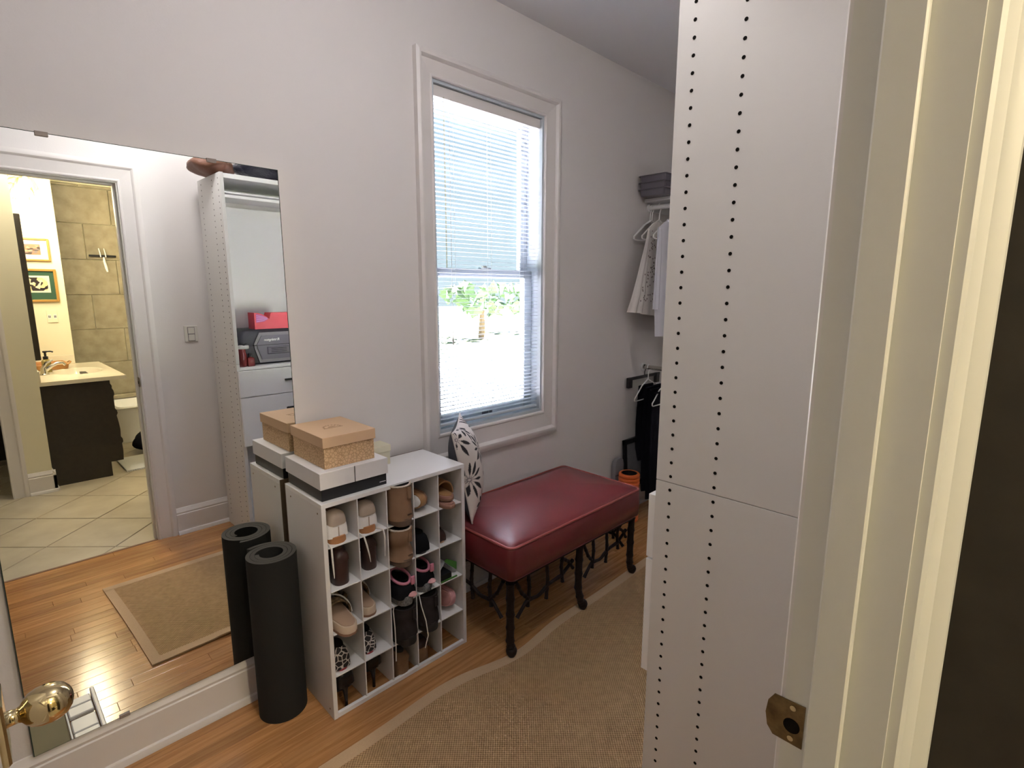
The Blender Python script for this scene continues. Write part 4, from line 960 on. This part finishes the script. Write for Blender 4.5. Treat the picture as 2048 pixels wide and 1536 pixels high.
# lower rod
hanger(1.905, 1.0, 'white hanger on the lower rod holding dark trousers, closer to the wall', 'hangerw', .05, .175)
hanger(1.770, .985, 'white hanger on the lower rod, beside the tall panel edge', 'hangerw', 0, .165)
t = thing('trouser_hanger', 'dark plastic clip hanger sticking out on the lower rod', 'hanger', (3.22, 1.935, 1.0))
g = B(); g.tube([(3.205, 1.935, .996), (3.21, 1.935, 1.018), (3.236, 1.935, 1.012), (3.232, 1.935, .985), (3.22, 1.935, .965), (3.22, 1.935, .945)], .003, 8); g.obj('hook', 'hangerd', t)
g = B(); g.box((3.02, 1.929, .925), (3.42, 1.941, .945), .002); g.obj('hanger_bar', 'hangerd', t, smooth=False)
for xx in (3.035, 3.385):
    g = B(); g.box((xx-.022, 1.923, .875), (xx+.022, 1.947, .945), .004, 2); g.obj('clip', 'hangerd', t, smooth=False)
def trousers(y_, x0, x1, zt, zb, label, k):
    t = thing('dark_garment' if zb > .5 else 'dark_trousers', label, 'garment' if zb > .5 else 'trousers', ((x0+x1)/2, y_, zb))
    g = B(); cloth([(x0+.02, zt), (x0, zt-.25), (x0+.012, zt-.55), (x0+.03, zb)], [(x1-.02, zt), (x1, zt-.25), (x1-.01, zt-.55), (x1-.03, zb)], y_, .018, g, 3+k, .007); g.obj('trouser_legs', 'navycloth', t)
    g = B(); g.tube([(x0+.02, y_-.012, zt-.004), ((x0+x1)/2, y_-.02, zt-.002), (x1-.02, y_-.012, zt-.004)], .006, 8); g.obj('waistband', 'navycloth', t)
trousers(1.935, 3.13, 3.36, .876, .54, 'short black garment hanging from the dark clip hanger, against the wall', 0)
trousers(1.868, 3.10, 3.36, .880, .14, 'black trousers hanging from the lower rod, second from the wall', 1)
trousers(1.822, 3.08, 3.36, .875, .10, 'black trousers hanging from the lower rod, third from the wall', 2)
trousers(1.778, 3.06, 3.36, .860, .08, 'black trousers hanging from the lower rod, nearest the tall panel', 3)

# ================================================================== TALL CABINET
CX0, CX1, CY1, CYB, CT, CS = 1.0567, 1.83, .5928, .205, 2.1588, 1.0904
cb = thing('tall_cabinet', 'tall white closet cabinet with two rows of peg holes and drawers', 'cabinet', (CX0, CYB, 0))
PT = .019
for xa in (CX0, CX1-PT):
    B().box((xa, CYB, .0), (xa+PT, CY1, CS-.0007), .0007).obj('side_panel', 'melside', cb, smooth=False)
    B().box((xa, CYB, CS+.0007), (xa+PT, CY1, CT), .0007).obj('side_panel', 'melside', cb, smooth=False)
g = B()
zz = 2.0654+.064
while zz > .06:
    for yy, dz in ((.5576, 0), (.4574, 2.0342-2.0654+.032), (.270, 0)):
        for r0, dx in ((.0037, 0), ):
            g.lathe([(r0, -.0004), (r0, .002)], (CX0, yy, zz+dz), 'x', 12)
    zz -= .032
stuff(g.obj('peg_hole', 'darkhole', cb, smooth=False))  # flat dark discs on the panel face stand for the shaded holes
g = B(); g.box((CX0+PT, CYB, CT-.029), (CX1-PT, CY1-.001, CT-.004)); g.obj('top_board', 'mel', cb, smooth=False)
B().box((CX0+PT, CYB+.02, CT-.099), (CX1-PT, CYB+.026, CT-.029)).obj('header_back', 'mel', cb, smooth=False)
B().box((CX0+PT, CYB+.02, CT-.108), (CX1-PT, CY1-.002, CT-.099)).obj('upper_shelf', 'mel', cb, smooth=False)
B().box((CX0+PT, CY1-.03, CT-.133), (CX1-PT, CY1-.002, CT-.117), .001).obj('front_rail', 'mel', cb, smooth=False)
B().box((CX0+PT, CYB+.008, .06), (CX1-PT, CYB+.014, CT-.133)).obj('back_panel', 'rackwhite', cb, smooth=False)
B().box((CX0+PT, CYB+.014, 1.053), (CX1-PT, CY1+.001, 1.070), .001).obj('counter_shelf', 'mel', cb, smooth=False)
for z0, z1 in ((.894, 1.050), (.596, .889)):
    dw = B().box((CX0+.003, CY1+.0005, z0), (CX1-.003, CY1+.0185, z1), .001).obj('drawer_front', 'rackwhite', cb, smooth=False)
    zz = z1-.074 if z0 > .8 else z1-.09
    g = B(); g.box((1.318, CY1+.030, zz-.006), (1.57, CY1+.040, zz+.006), .002); g.box((1.33, CY1+.018, zz-.004), (1.338, CY1+.031, zz+.004)); g.box((1.55, CY1+.018, zz-.004), (1.558, CY1+.031, zz+.004)); g.obj('handle', 'frameblk', dw, smooth=False)
B().box((CX0+PT, CYB+.014, .10), (CX1-PT, CY1-.04, .118)).obj('bottom_board', 'mel', cb, smooth=False)
B().box((CX0+PT, CY1-.06, 0.001), (CX1-PT, CY1-.045, .10)).obj('toe_board', 'mel', cb, smooth=False)

# items in and on the cabinet
DZ = 1.0704
t = thing('styling_case', 'charcoal plastic carrying case with white lettering on the cabinet counter', 'case', (1.25, .45, DZ))
g = B(); rings = []
for z_, i in ((.002, .03), (.012, .012), (.05, .004), (.112, 0), (.115, .002), (.118, 0), (.175, .006), (.200, .018), (.212, .04)): rings.append(rrect(1.100+i, .250+i, 1.47-i, .522-i*.35, .03, DZ+z_, 5))
g.loft(rings); g.obj('case_body', 'casebody', t, ang=50)
hx = lambda pts, y0, y1: [[(a, y0, DZ+c) for a, c in pts], [(a*.0+a, y1, DZ+c) for a, c in pts]]
outl_ = [(1.215, .012), (1.43, .012), (1.462, .100), (1.462, .128), (1.43, .194), (1.222, .194), (1.188, .128), (1.190, .100)]
g = B(); g.loft(hx(outl_, .518, .532)); g.obj('front_rim', 'caserim', t, smooth=False)
inn_ = [(1.3+(a-1.3)*.86, .104+(c-.104)*.80) for a, c in outl_]
g = B(); g.loft(hx(inn_, .530, .5355)); g.obj('front_panel', 'casepanel', t, smooth=False)
g = B(); g.box((1.184, .516, DZ+.1165), (1.466, .5363, DZ+.1195)); g.obj('split_line', 'darkhole', t, smooth=False)
g = B(); g.box((1.262, .533, DZ+.060), (1.42, .540, DZ+.106), .004); g.obj('latch', 'casepanel', t, smooth=False)
g = B()
for q in range(3): g.box((1.285, .5402, DZ+.073+.010*q), (1.38, .5410, DZ+.0755+.010*q))
g.obj('latch_groove', 'darkhole', t, smooth=False)
text('Remington', .0215, 'white', t, (1.293, .5362, DZ+.149), (PI/2, 0, PI), 'lettering', .0006, .0006)
t = thing('red_folder', 'bright red card file with a magenta flap on top of the carrying case', 'folder', (1.32, .47, DZ+.212))
zb = DZ+.2125; fz = lambda u, v, d: (u, d, zb+v)
pol = [(1.213, 0), (1.46, 0), (1.46, .098), (1.315, .098), (1.302, .060), (1.282, .078), (1.262, .090), (1.24, .098), (1.213, .100)]
g = B(); g.prism(pol, fz, .40, .500); g.obj('folder_body', 'red', t, smooth=False)
g = B(); g.prism([(1.222, .040), (1.27, .046), (1.296, .062), (1.280, .072), (1.255, .086), (1.224, .094)], fz, .4995, .5012); g.obj('flap_print', 'magenta', t, smooth=False)
g = B()
for q in range(4): g.prism([(1.224, .044+.012*q), (1.262, .050+.008*q), (1.290, .060+.003*q), (1.290, .061+.003*q), (1.262, .053+.008*q), (1.224, .048+.012*q)], fz, .5010, .5018)
g.obj('flap_line', 'pinkline', t, smooth=False)
def bottle(x, y_, r, h, m, label, cap_m, sq=False):
    t = thing('perfume_bottle', label, 'bottle', (x, y_, DZ))
    g = B(); rr = [(r*.9, 0), (r, .004), (r, h*.62), (r*.85, h*.68), (r*.35, h*.72), (r*.35, h*.76)]
    if sq: g.loft([rrect(x-q, y_-q, x+q, y_+q, q*.25, DZ+z_, 3) for q, z_ in rr])
    else: g.lathe(rr, (x, y_, DZ), seg=18)
    g.obj('flask', m, t); g = B(); g.lathe([(r*.5, h*.765), (r*.5, h), (r*.4, h*1.02)], (x, y_, DZ), seg=14); g.obj('cap', cap_m, t)
bottle(1.150, .556, .020, .075, 'redglass', 'square red perfume bottle in front of the carrying case', 'casebody', True)
t = thing('lidded_jar', 'red-tinted glass jar with white lid next to the cabinet side', 'jar', (1.108, .55, DZ))
g = B(); g.lathe([(.024, .001), (.0265, .006), (.0265, .070), (.022, .085), (.022, .106)], (1.106, .552, DZ), seg=22); g.obj('jar_body', 'redglass', t)
g = B(); g.lathe([(.034, .1065), (.036, .109), (.036, .122), (.033, .125)], (1.112, .552, DZ), seg=24); g.obj('lid', 'white', t)
g = B(); g.tube([(1.085, .552, DZ+.127), (1.10, .556, DZ+.137), (1.12, .557, DZ+.128), (1.136, .552, DZ+.134)], .004, 8); g.obj('lid_loop', 'frameblk', t)
def lump(name, label, cat, cx, cy, z0, rx, ry, rz, m, seed, extra):
    t = thing(name, label, cat, (cx, cy, z0)); g = B(); r_ = random.Random(seed)
    ph = [r_.uniform(0, 6) for _ in range(6)]; rings = []
    for i in range(13):
        f = i/12; rad = math.sin(PI*min(.995, .06+f*.94))**.55; ring = []
        for k in range(28):
            a = 2*PI*k/28; q = 1+.09*math.sin(3*a+ph[0]+4*f)+.06*math.sin(5*a+ph[1]-6*f)+.04*math.sin(9*a+ph[2])
            ring.append((cx+rx*rad*q*math.cos(a), cy+ry*rad*q*math.sin(a), z0+rz*f*(1+.08*math.sin(2*a+ph[3]))))
        rings.append(ring)
    g.loft(rings); g.obj(name+'_body', m, t, ang=80)
    g = B(); g.tube(extra, .007, 8); g.obj('strap', m, t)
lump('leather_bag', 'brown leather bag flopped over the top corner of the tall cabinet', 'bag', 1.075, .42, CT, .115, .14, .11, 'brownbag', 3, [(1.02, .36, CT+.03), (1.0, .42, CT+.085), (1.03, .50, CT+.06)])
lump('plastic_bag', 'dark navy plastic bag lying on top of the tall cabinet', 'bag', 1.48, .41, CT, .265, .165, .17, 'navybag', 8, [(1.30, .40, CT+.14), (1.36, .42, CT+.19), (1.42, .40, CT+.15)])

# light switch
t = thing('light_switch', 'white double rocker light switch beside the door casing', 'switch', (.95, YV, 1.255))
g = B(); g.box((.913, YV, 1.205), (.987, YV+.005, 1.303), .002); g.obj('switch_plate', 'switch', t, smooth=False)
for z0, z1 in ((1.254, 1.292), (1.212, 1.250)):
    g = B(); g.box((.934, YV+.004, z0), (.968, YV+.0085, z1), .001); g.obj('rocker', 'switch', t, smooth=False)
B().box((.9315, YV+.0045, 1.209), (.9705, YV+.0056, 1.295)).obj('rocker_gap', 'tray', t, smooth=False)  # darker sheet painted as the shaded gap around the rockers
# white slatted floor rack and olive board at the foot of the mirror
t = thing('floor_rack', 'low white slatted rack on the oak floor, reflected at the mirror foot', 'rack', (.105, 1.62, 0))
for ya, yb in ((1.500, 1.545), (1.550, 1.605), (1.625, 1.70), (1.705, 1.76)): B().box((.066, ya, .004), (.136, yb, .020), .003).obj('slat', 'white', t, smooth=False)
B().box((.140, 1.475, .001), (.153, 1.775, .026), .003).obj('side_rail', 'white', t, smooth=False); B().box((.058, 1.475, .001), (.064, 1.775, .012), .002).obj('side_rail', 'white', t, smooth=False)
t = thing('wooden_board', 'flat olive board on the floor beside the white slatted rack', 'board', (0, 1.62, 0))
B().box((-.055, 1.465, .001), (.056, 1.785, .016), .003).obj('board', 'olive', t, smooth=False); B().box((-.052, 1.50, .0165), (.053, 1.512, .019)).obj('batten', 'olive', t, smooth=False)

# ================================================================== BATHROOM
va = thing('bathroom_vanity', 'dark brown bathroom vanity with cream marble top and oval basin', 'vanity', (.335, -2.0, 0))
g = B(); g.box((.322, -2.64, .0), (.70, -1.4465, .69)); g.box((.322, -1.47, .69), (.70, -1.4465, .80)); g.box((.322, -2.64, .69), (.70, -2.61, .80)); g.box((.66, -2.61, .69), (.70, -1.47, .80)); g.obj('cabinet_body', 'espresso', va, smooth=False)
pr = [(.70, .12), (.785, .12), (.79, .20), (.787, .26), (.797, .275), (.795, .30), (.785, .32), (.788, .38), (.783, .44), (.775, .50), (.784, .52), (.780, .545), (.770, .56), (.770, .66), (.778, .68), (.775, .71), (.765, .73), (.768, .75), (.758, .77), (.758, .80), (.70, .80)]
for ya, yb in ((-1.515, -1.4465), (-2.64, -2.57)):
    g = B(); g.prism(pr, lambda u, v, d: (u, d, v), ya, yb); g.obj('carved_pilaster', 'espresso', va, smooth=False)
for k in range(2):
    ya = -2.565+.525*k; dd = B().box((.7005, ya, .12), (.722, ya+.515, .77), .004).obj('cabinet_door', 'espresso', va, smooth=False)
    g = B(); g.lathe([(.006, 0), (.006, .012), (.014, .018), (.014, .024), (.004, .030)], (.722, ya+(.46 if k == 0 else .06), .55), 'x', 14); g.obj('knob', 'chrome', dd)
CZ = .83
# counter with an oval basin opening
g = B(); n = 40; outer = []; el = []
xa, xb, ya, yb = .3225, .870, -2.655, -1.425; ecx, ecy, erx, ery = .625, -1.98, .165, .235
for k in range(n):
    a = 2*PI*k/n; c, d = math.cos(a), math.sin(a); el.append((ecx+erx*c, ecy+ery*d))
    tt = min(((xb-ecx) if c > 0 else (xa-ecx))/c if abs(c) > 1e-6 else 9, ((yb-ecy) if d > 0 else (ya-ecy))/d if abs(d) > 1e-6 else 9); outer.append((ecx+c*tt, ecy+d*tt))
import itertools
for px, py in itertools.product((xa, xb), (ya, yb)):
    k = min(range(n), key=lambda k: (outer[k][0]-px)**2+(outer[k][1]-py)**2); outer[k] = (px, py)
z3 = lambda L, z_: [(a, c, z_) for a, c in L]
sc = lambda f: [(ecx+(a-ecx)*f, ecy+(c-ecy)*f) for a, c in el]
g.loft([z3(outer, CZ-.030), z3(outer, CZ-.003), z3(outer, CZ), z3(sc(1.16), CZ), z3(sc(1.08), CZ+.004), z3(sc(1.0), CZ), z3(sc(.93), CZ-.04), z3(sc(.75), CZ-.09), z3(sc(.4), CZ-.115), z3(sc(.10), CZ-.12)], cap=False)
g.obj('counter', 'marble', va, ang=35)
g = B(); g.lathe([(.030, -.1215), (.030, -.1165), (.022, -.1150), (.004, -.1160)], (ecx, ecy, CZ), seg=18); g.obj('drain', 'chrome', va)
g = B(); g.box((.3225, -2.655, CZ+.0005), (.690, -2.637, CZ+.085), .002); g.box((.3225, -2.637, CZ+.0005), (.338, -1.425, CZ+.085), .002); g.obj('backsplash', 'marble', va, smooth=False)
t = thing('basin_faucet', 'brushed nickel lever faucet on the marble vanity counter', 'faucet', (.41, -1.90, CZ))
g = B(); g.lathe([(.034, .0005), (.034, .006), (.026, .012), (.022, .045), (.020, .060)], (.40, -1.90, CZ), seg=20); g.obj('faucet_body', 'chrome', t)
g = B(); g.tube([(.405, -1.90, CZ+.035), (.45, -1.90, CZ+.070), (.49, -1.90, CZ+.090), (.525, -1.90, CZ+.090), (.540, -1.90, CZ+.070)], [.017, .015, .013, .012, .011], 12); g.obj('spout', 'chrome', t)
g = B(); g.tube([(.395, -1.90, CZ+.058), (.42, -1.90, CZ+.098), (.465, -1.90, CZ+.120)], [.013, .010, .007], 10); g.obj('lever', 'chrome', t)
t = thing('soap_dispenser', 'glass soap dispenser with black pump beside the faucet', 'dispenser', (.435, -2.07, CZ))
g = B(); g.loft([rrect(.405, -2.10, .465, -2.04, .012, CZ+z_, 4) for z_ in (.001, .10)]+[rrect(.418, -2.087, .452, -2.053, .010, CZ+.112, 4)]); g.obj('bottle', 'soap', t)
g = B(); g.lathe([(.018, .113), (.018, .135), (.008, .138), (.008, .168), (.016, .170), (.016, .182)], (.435, -2.07, CZ), seg=14); g.tube([(.435, -2.07, CZ+.176), (.47, -2.07, CZ+.177), (.488, -2.07, CZ+.170)], .006, 8); g.obj('pump', 'frameblk', t)
t = thing('wooden_tray', 'honey-coloured wooden tray on the vanity counter behind the faucet', 'tray', (.46, -2.38, CZ))
g = B(); g.loft([rrect(.36+i, -2.56+i, .60-i, -2.20-i, .03, CZ+z_, 5) for z_, i in ((.001, .012), (.004, .008), (.045, 0), (.046, .010), (.014, .020))]); g.obj('tray_body', 'woodtray', t)
g = B(); g.tube([(.60, -2.45, CZ+.03), (.625, -2.42, CZ+.05), (.625, -2.34, CZ+.05), (.60, -2.31, CZ+.03)], .006, 8); g.obj('handle', 'woodtray', t)
# mirror over the vanity and its sconce
t = thing('vanity_mirror', 'dark-framed mirror over the bathroom vanity, seen edge-on', 'mirror', (.34, -2.0, 1.5))
for nm, a, c in (('frame_side', (.3205, -1.56, .99), (.366, -1.51, 2.07)), ('frame_side', (.3205, -2.55, .99), (.366, -2.50, 2.07)), ('frame_top', (.3205, -2.50, 2.02), (.366, -1.56, 2.07)), ('frame_bottom', (.3205, -2.50, .99), (.366, -1.56, 1.04))): B().box(a, c, .004).obj(nm, 'espresso', t, smooth=False)
B().box((.3205, -2.51, 1.03), (.332, -1.55, 2.03)).obj('mirror_glass', 'mirror', t, smooth=False)
t = thing('vanity_sconce', 'lit sconce with three scalloped glass shades above the vanity mirror', 'lamp', (.35, -1.95, 2.30))
g = B(); g.box((.3205, -2.35, 2.33), (.345, -1.55, 2.39), .006); g.obj('back_plate', 'lampring', t, smooth=False)
for yy in (-1.62, -1.95, -2.28):
    g = B(); g.tube([(.345, yy, 2.36), (.40, yy, 2.385), (.43, yy, 2.375), (.435, yy, 2.35)], .007, 8); g.obj('arm', 'lampring', t)
    rings = []
    for r_, z_, w_ in ((.018, 2.352, 0), (.045, 2.34, .02), (.060, 2.30, .06), (.066, 2.265, .10), (.070, 2.245, .14)):
        rings.append([(.435+r_*(1+w_*math.cos(8*a))*math.cos(a), yy+r_*(1+w_*math.cos(8*a))*math.sin(a), z_) for a in [2*PI*k/48 for k in range(48)]])
    sd = B().loft(rings, cap=False).obj('shade', 'clear', t)
    g = B(); g.lathe([(.012, .03), (.014, .02), (.028, -.01), (.030, -.025), (.022, -.045), (.004, -.053)], (.435, yy, 2.318), seg=18); g.obj('bulb', 'lampglass', t)
    l = bpy.data.lights.new('sconce_light', 'POINT'); l.energy = 7.5; l.color = WARM; l.shadow_soft_size = .03
    lo_ = bpy.data.objects.new('sconce_light', l); COL.objects.link(lo_); lo_.location = (.435, yy, 2.235)
# pictures
def art(x0, x1, z0, z1, fw, mount, label, inner, seed, dark):
    y_ = -2.6595; t = thing('framed_picture', label, 'picture', (x1, y_, z0))
    for nm, a, c in (('frame_side', (x0, z0), (x0+fw, z1)), ('frame_side', (x1-fw, z0), (x1, z1)), ('frame_top', (x0+fw, z1-fw), (x1-fw, z1)), ('frame_bottom', (x0+fw, z0), (x1-fw, z0+fw))): B().box((a[0], y_, a[1]), (c[0], y_+.022, c[1]), .003).obj(nm, 'gold', t, smooth=False)
    B().box((x0+fw-.002, y_, z0+fw-.002), (x1-fw+.002, y_+.010, z1-fw+.002)).obj('mount', mount, t, smooth=False)
    a0, b0, a1, b1 = inner
    if dark: B().box((a0-.016, y_+.0095, b0-.016), (a1+.016, y_+.0115, b1+.016)).obj('inner_mount', 'matcream', t, smooth=False)
    n = 48; me = bpy.data.meshes.new('print'); rr = np.random.RandomState(seed); vs, fs, cols = [], [], []
    for i in range(n+1):
        for j in range(n+1): vs.append((a0+(a1-a0)*i/n, y_+.0125, b0+(b1-b0)*j/n))
    fx = rr.uniform(0, 1, (46, 2)); kk = rr.randint(0, 4, 46)
    pal = [(.30, .15, .09), (.05, .035, .03), (.42, .29, .19), (.17, .14, .14)] if not dark else [(.70, .58, .30), (.02, .015, .02), (.75, .68, .48), (.03, .02, .02)]
    for i in range(n+1):
        for j in range(n+1):
            u, v_ = i/n, j/n; dd = (fx[:, 0]-u)**2*(2.2 if dark else .5)+(fx[:, 1]-v_)**2; cols.append((*pal[kk[int(dd.argmin())]], 1))
    fs = [(i*(n+1)+j, (i+1)*(n+1)+j, (i+1)*(n+1)+j+1, i*(n+1)+j+1) for i in range(n) for j in range(n)]
    me.from_pydata(vs, [], fs); me.update(); c_ = me.color_attributes.new('print', 'FLOAT_COLOR', 'POINT'); c_.data.foreach_set('color', np.array(cols, np.float32).reshape(-1)); me.materials.append(M['printgloss'])
    o = bpy.data.objects.new('print', me); COL.objects.link(o); o.parent = t; o.matrix_parent_inverse = t.matrix_basis.inverted()
art(.335, .620, 1.778, 1.980, .016, 'matcream', 'gilt framed landscape print with cream mount on the bathroom wall', (.415, 1.836, .555, 1.927), 3, False)
art(.335, .641, 1.413, 1.709, .020, 'matgreen', 'gilt framed print with green mount on the bathroom wall', (.405, 1.513, .572, 1.632), 9, True)
t = thing('wall_outlet', 'white wall outlet plate under the green-mounted picture', 'outlet', (.57, -2.66, 1.28))
g = B(); g.box((.533, -2.6598, 1.222), (.611, -2.654, 1.338), .002); g.obj('plate', 'bathwall', t, smooth=False)
for xx in (.552, .592):
    g = B(); g.box((xx-.012, -2.6545, 1.258), (xx+.012, -2.653, 1.296)); g.obj('socket', 'mel', t, smooth=False)
    g = B(); g.box((xx-.007, -2.6532, 1.266), (xx-.002, -2.6525, 1.287)); g.box((xx+.002, -2.6532, 1.266), (xx+.007, -2.6525, 1.287)); g.obj('slot', 'darkhole', t, smooth=False)
# shower squeegee on the tiles
t = thing('shower_squeegee', 'black shower squeegee with white handle hanging on the tiled wall', 'squeegee', (1.09, -3.19, 1.88))
g = B(); g.box((.976, -3.185, 1.862), (1.207, -3.170, 1.882), .002); g.obj('blade', 'frameblk', t, smooth=False)
for xx in (1.068, 1.112):
    g = B(); g.tube([(xx, -3.196, 1.948), (xx, -3.178, 1.93), (xx+.004, -3.172, 1.90), (xx+.006, -3.168, 1.86)], .005, 8); g.obj('hook', 'white', t)
g = B(); g.tube([(1.10, -3.178, 1.86), (1.10, -3.175, 1.82), (1.112, -3.172, 1.75), (1.118, -3.172, 1.71)], [.006, .011, .013, .008], 10); g.obj('handle', 'white', t)
# tub, cloth, mat
t = thing('bathtub', 'white bathtub below the travertine tiles', 'bathtub', (1.5, -2.85, 0))
g = B(); g.loft([rrect(.89, -3.19, 2.09, -2.53, .02, z_, 4) for z_ in (.001, .33)]+[rrect(.88, -3.19, 2.09, -2.51, .03, .355, 4)]+[rrect(.97, -3.12, 2.02, -2.60, .10, .353, 4), rrect(1.03, -3.06, 1.96, -2.66, .12, .10, 4)]); g.obj('tub_shell', 'tub', t, ang=50)
t = thing('bath_mat', 'white fringed bath mat on the stone tile floor', 'mat', (1.1, -1.6, 0))
g = B(); g.loft([rrect(.80, -1.92, 1.45, -1.47, .02, z_, 4) for z_ in (.001, .012)]+[rrect(.81, -1.91, 1.44, -1.48, .02, .016, 4)]); g.obj('mat_pile', 'terry', t)
g = B()
for k in range(40): g.tube([(.802+.016*k, -1.47, .010), (.803+.016*k, -1.455, .003)], .0025, 5)
stuff(g.obj('fringe', 'terry', t))
lump('laundry_bundle', 'black bundle of cloth lying beyond the white bath mat', 'cloth', 1.14, -2.10, .001, .17, .16, .20, 'navycloth', 5, [(1.0, -2.1, .10), (1.02, -1.98, .05), (1.05, -1.93, .012)])
# dark linen cabinet right of the door casing
t = thing('linen_cabinet', 'tall dark brown cabinet standing right beside the lit door casing', 'cabinet', (.78, -.25, 0))
B().box((.776, -.62, .0), (1.35, YB-.002, 2.35), .002).obj('cabinet_body', 'espresso', t, smooth=False)
for k in range(2): B().box((.782+.285*k, -.640, .10), (1.06+.285*k, -.6205, 2.30), .004).obj('cabinet_door', 'espresso', t, smooth=False)
# unseen ceiling fixtures added to brighten the bathroom and the closet
M['lampwarm'] = mat_emit('lit_warm_diffuser', (1.0, 0.88, 0.66), 6.0)
def fill_ceiling_light(x, y_, label, energy, col, dm='lampwarm'):
    t = thing('ceiling_light', label, 'lamp', (x, y_, CEIL))
    g = B(); g.lathe([(.17, 0), (.175, -.015), (.165, -.025)], (x, y_, CEIL), seg=32); g.obj('canopy', 'lampring', t)
    g = B(); g.lathe([(.160, -.022), (.150, -.055), (.10, -.085), (.02, -.098), (.002, -.099)], (x, y_, CEIL), seg=32); g.obj('diffuser', dm, t)
    l = bpy.data.lights.new('ceiling_lamp', 'POINT'); l.shadow_soft_size = .08; l.energy = energy; l.color = col
    o = bpy.data.objects.new('ceiling_lamp', l); COL.objects.link(o); o.location = (x, y_, CEIL-.20)
fill_ceiling_light(0.5, -1.0, 'round lit glass ceiling light in the bathroom', 8, (1.0, .93, .78))
fill_ceiling_light(0.80, .72, 'round lit glass ceiling light in the middle of the closet', 5.0, (1.0, .97, .97), 'lampcool')
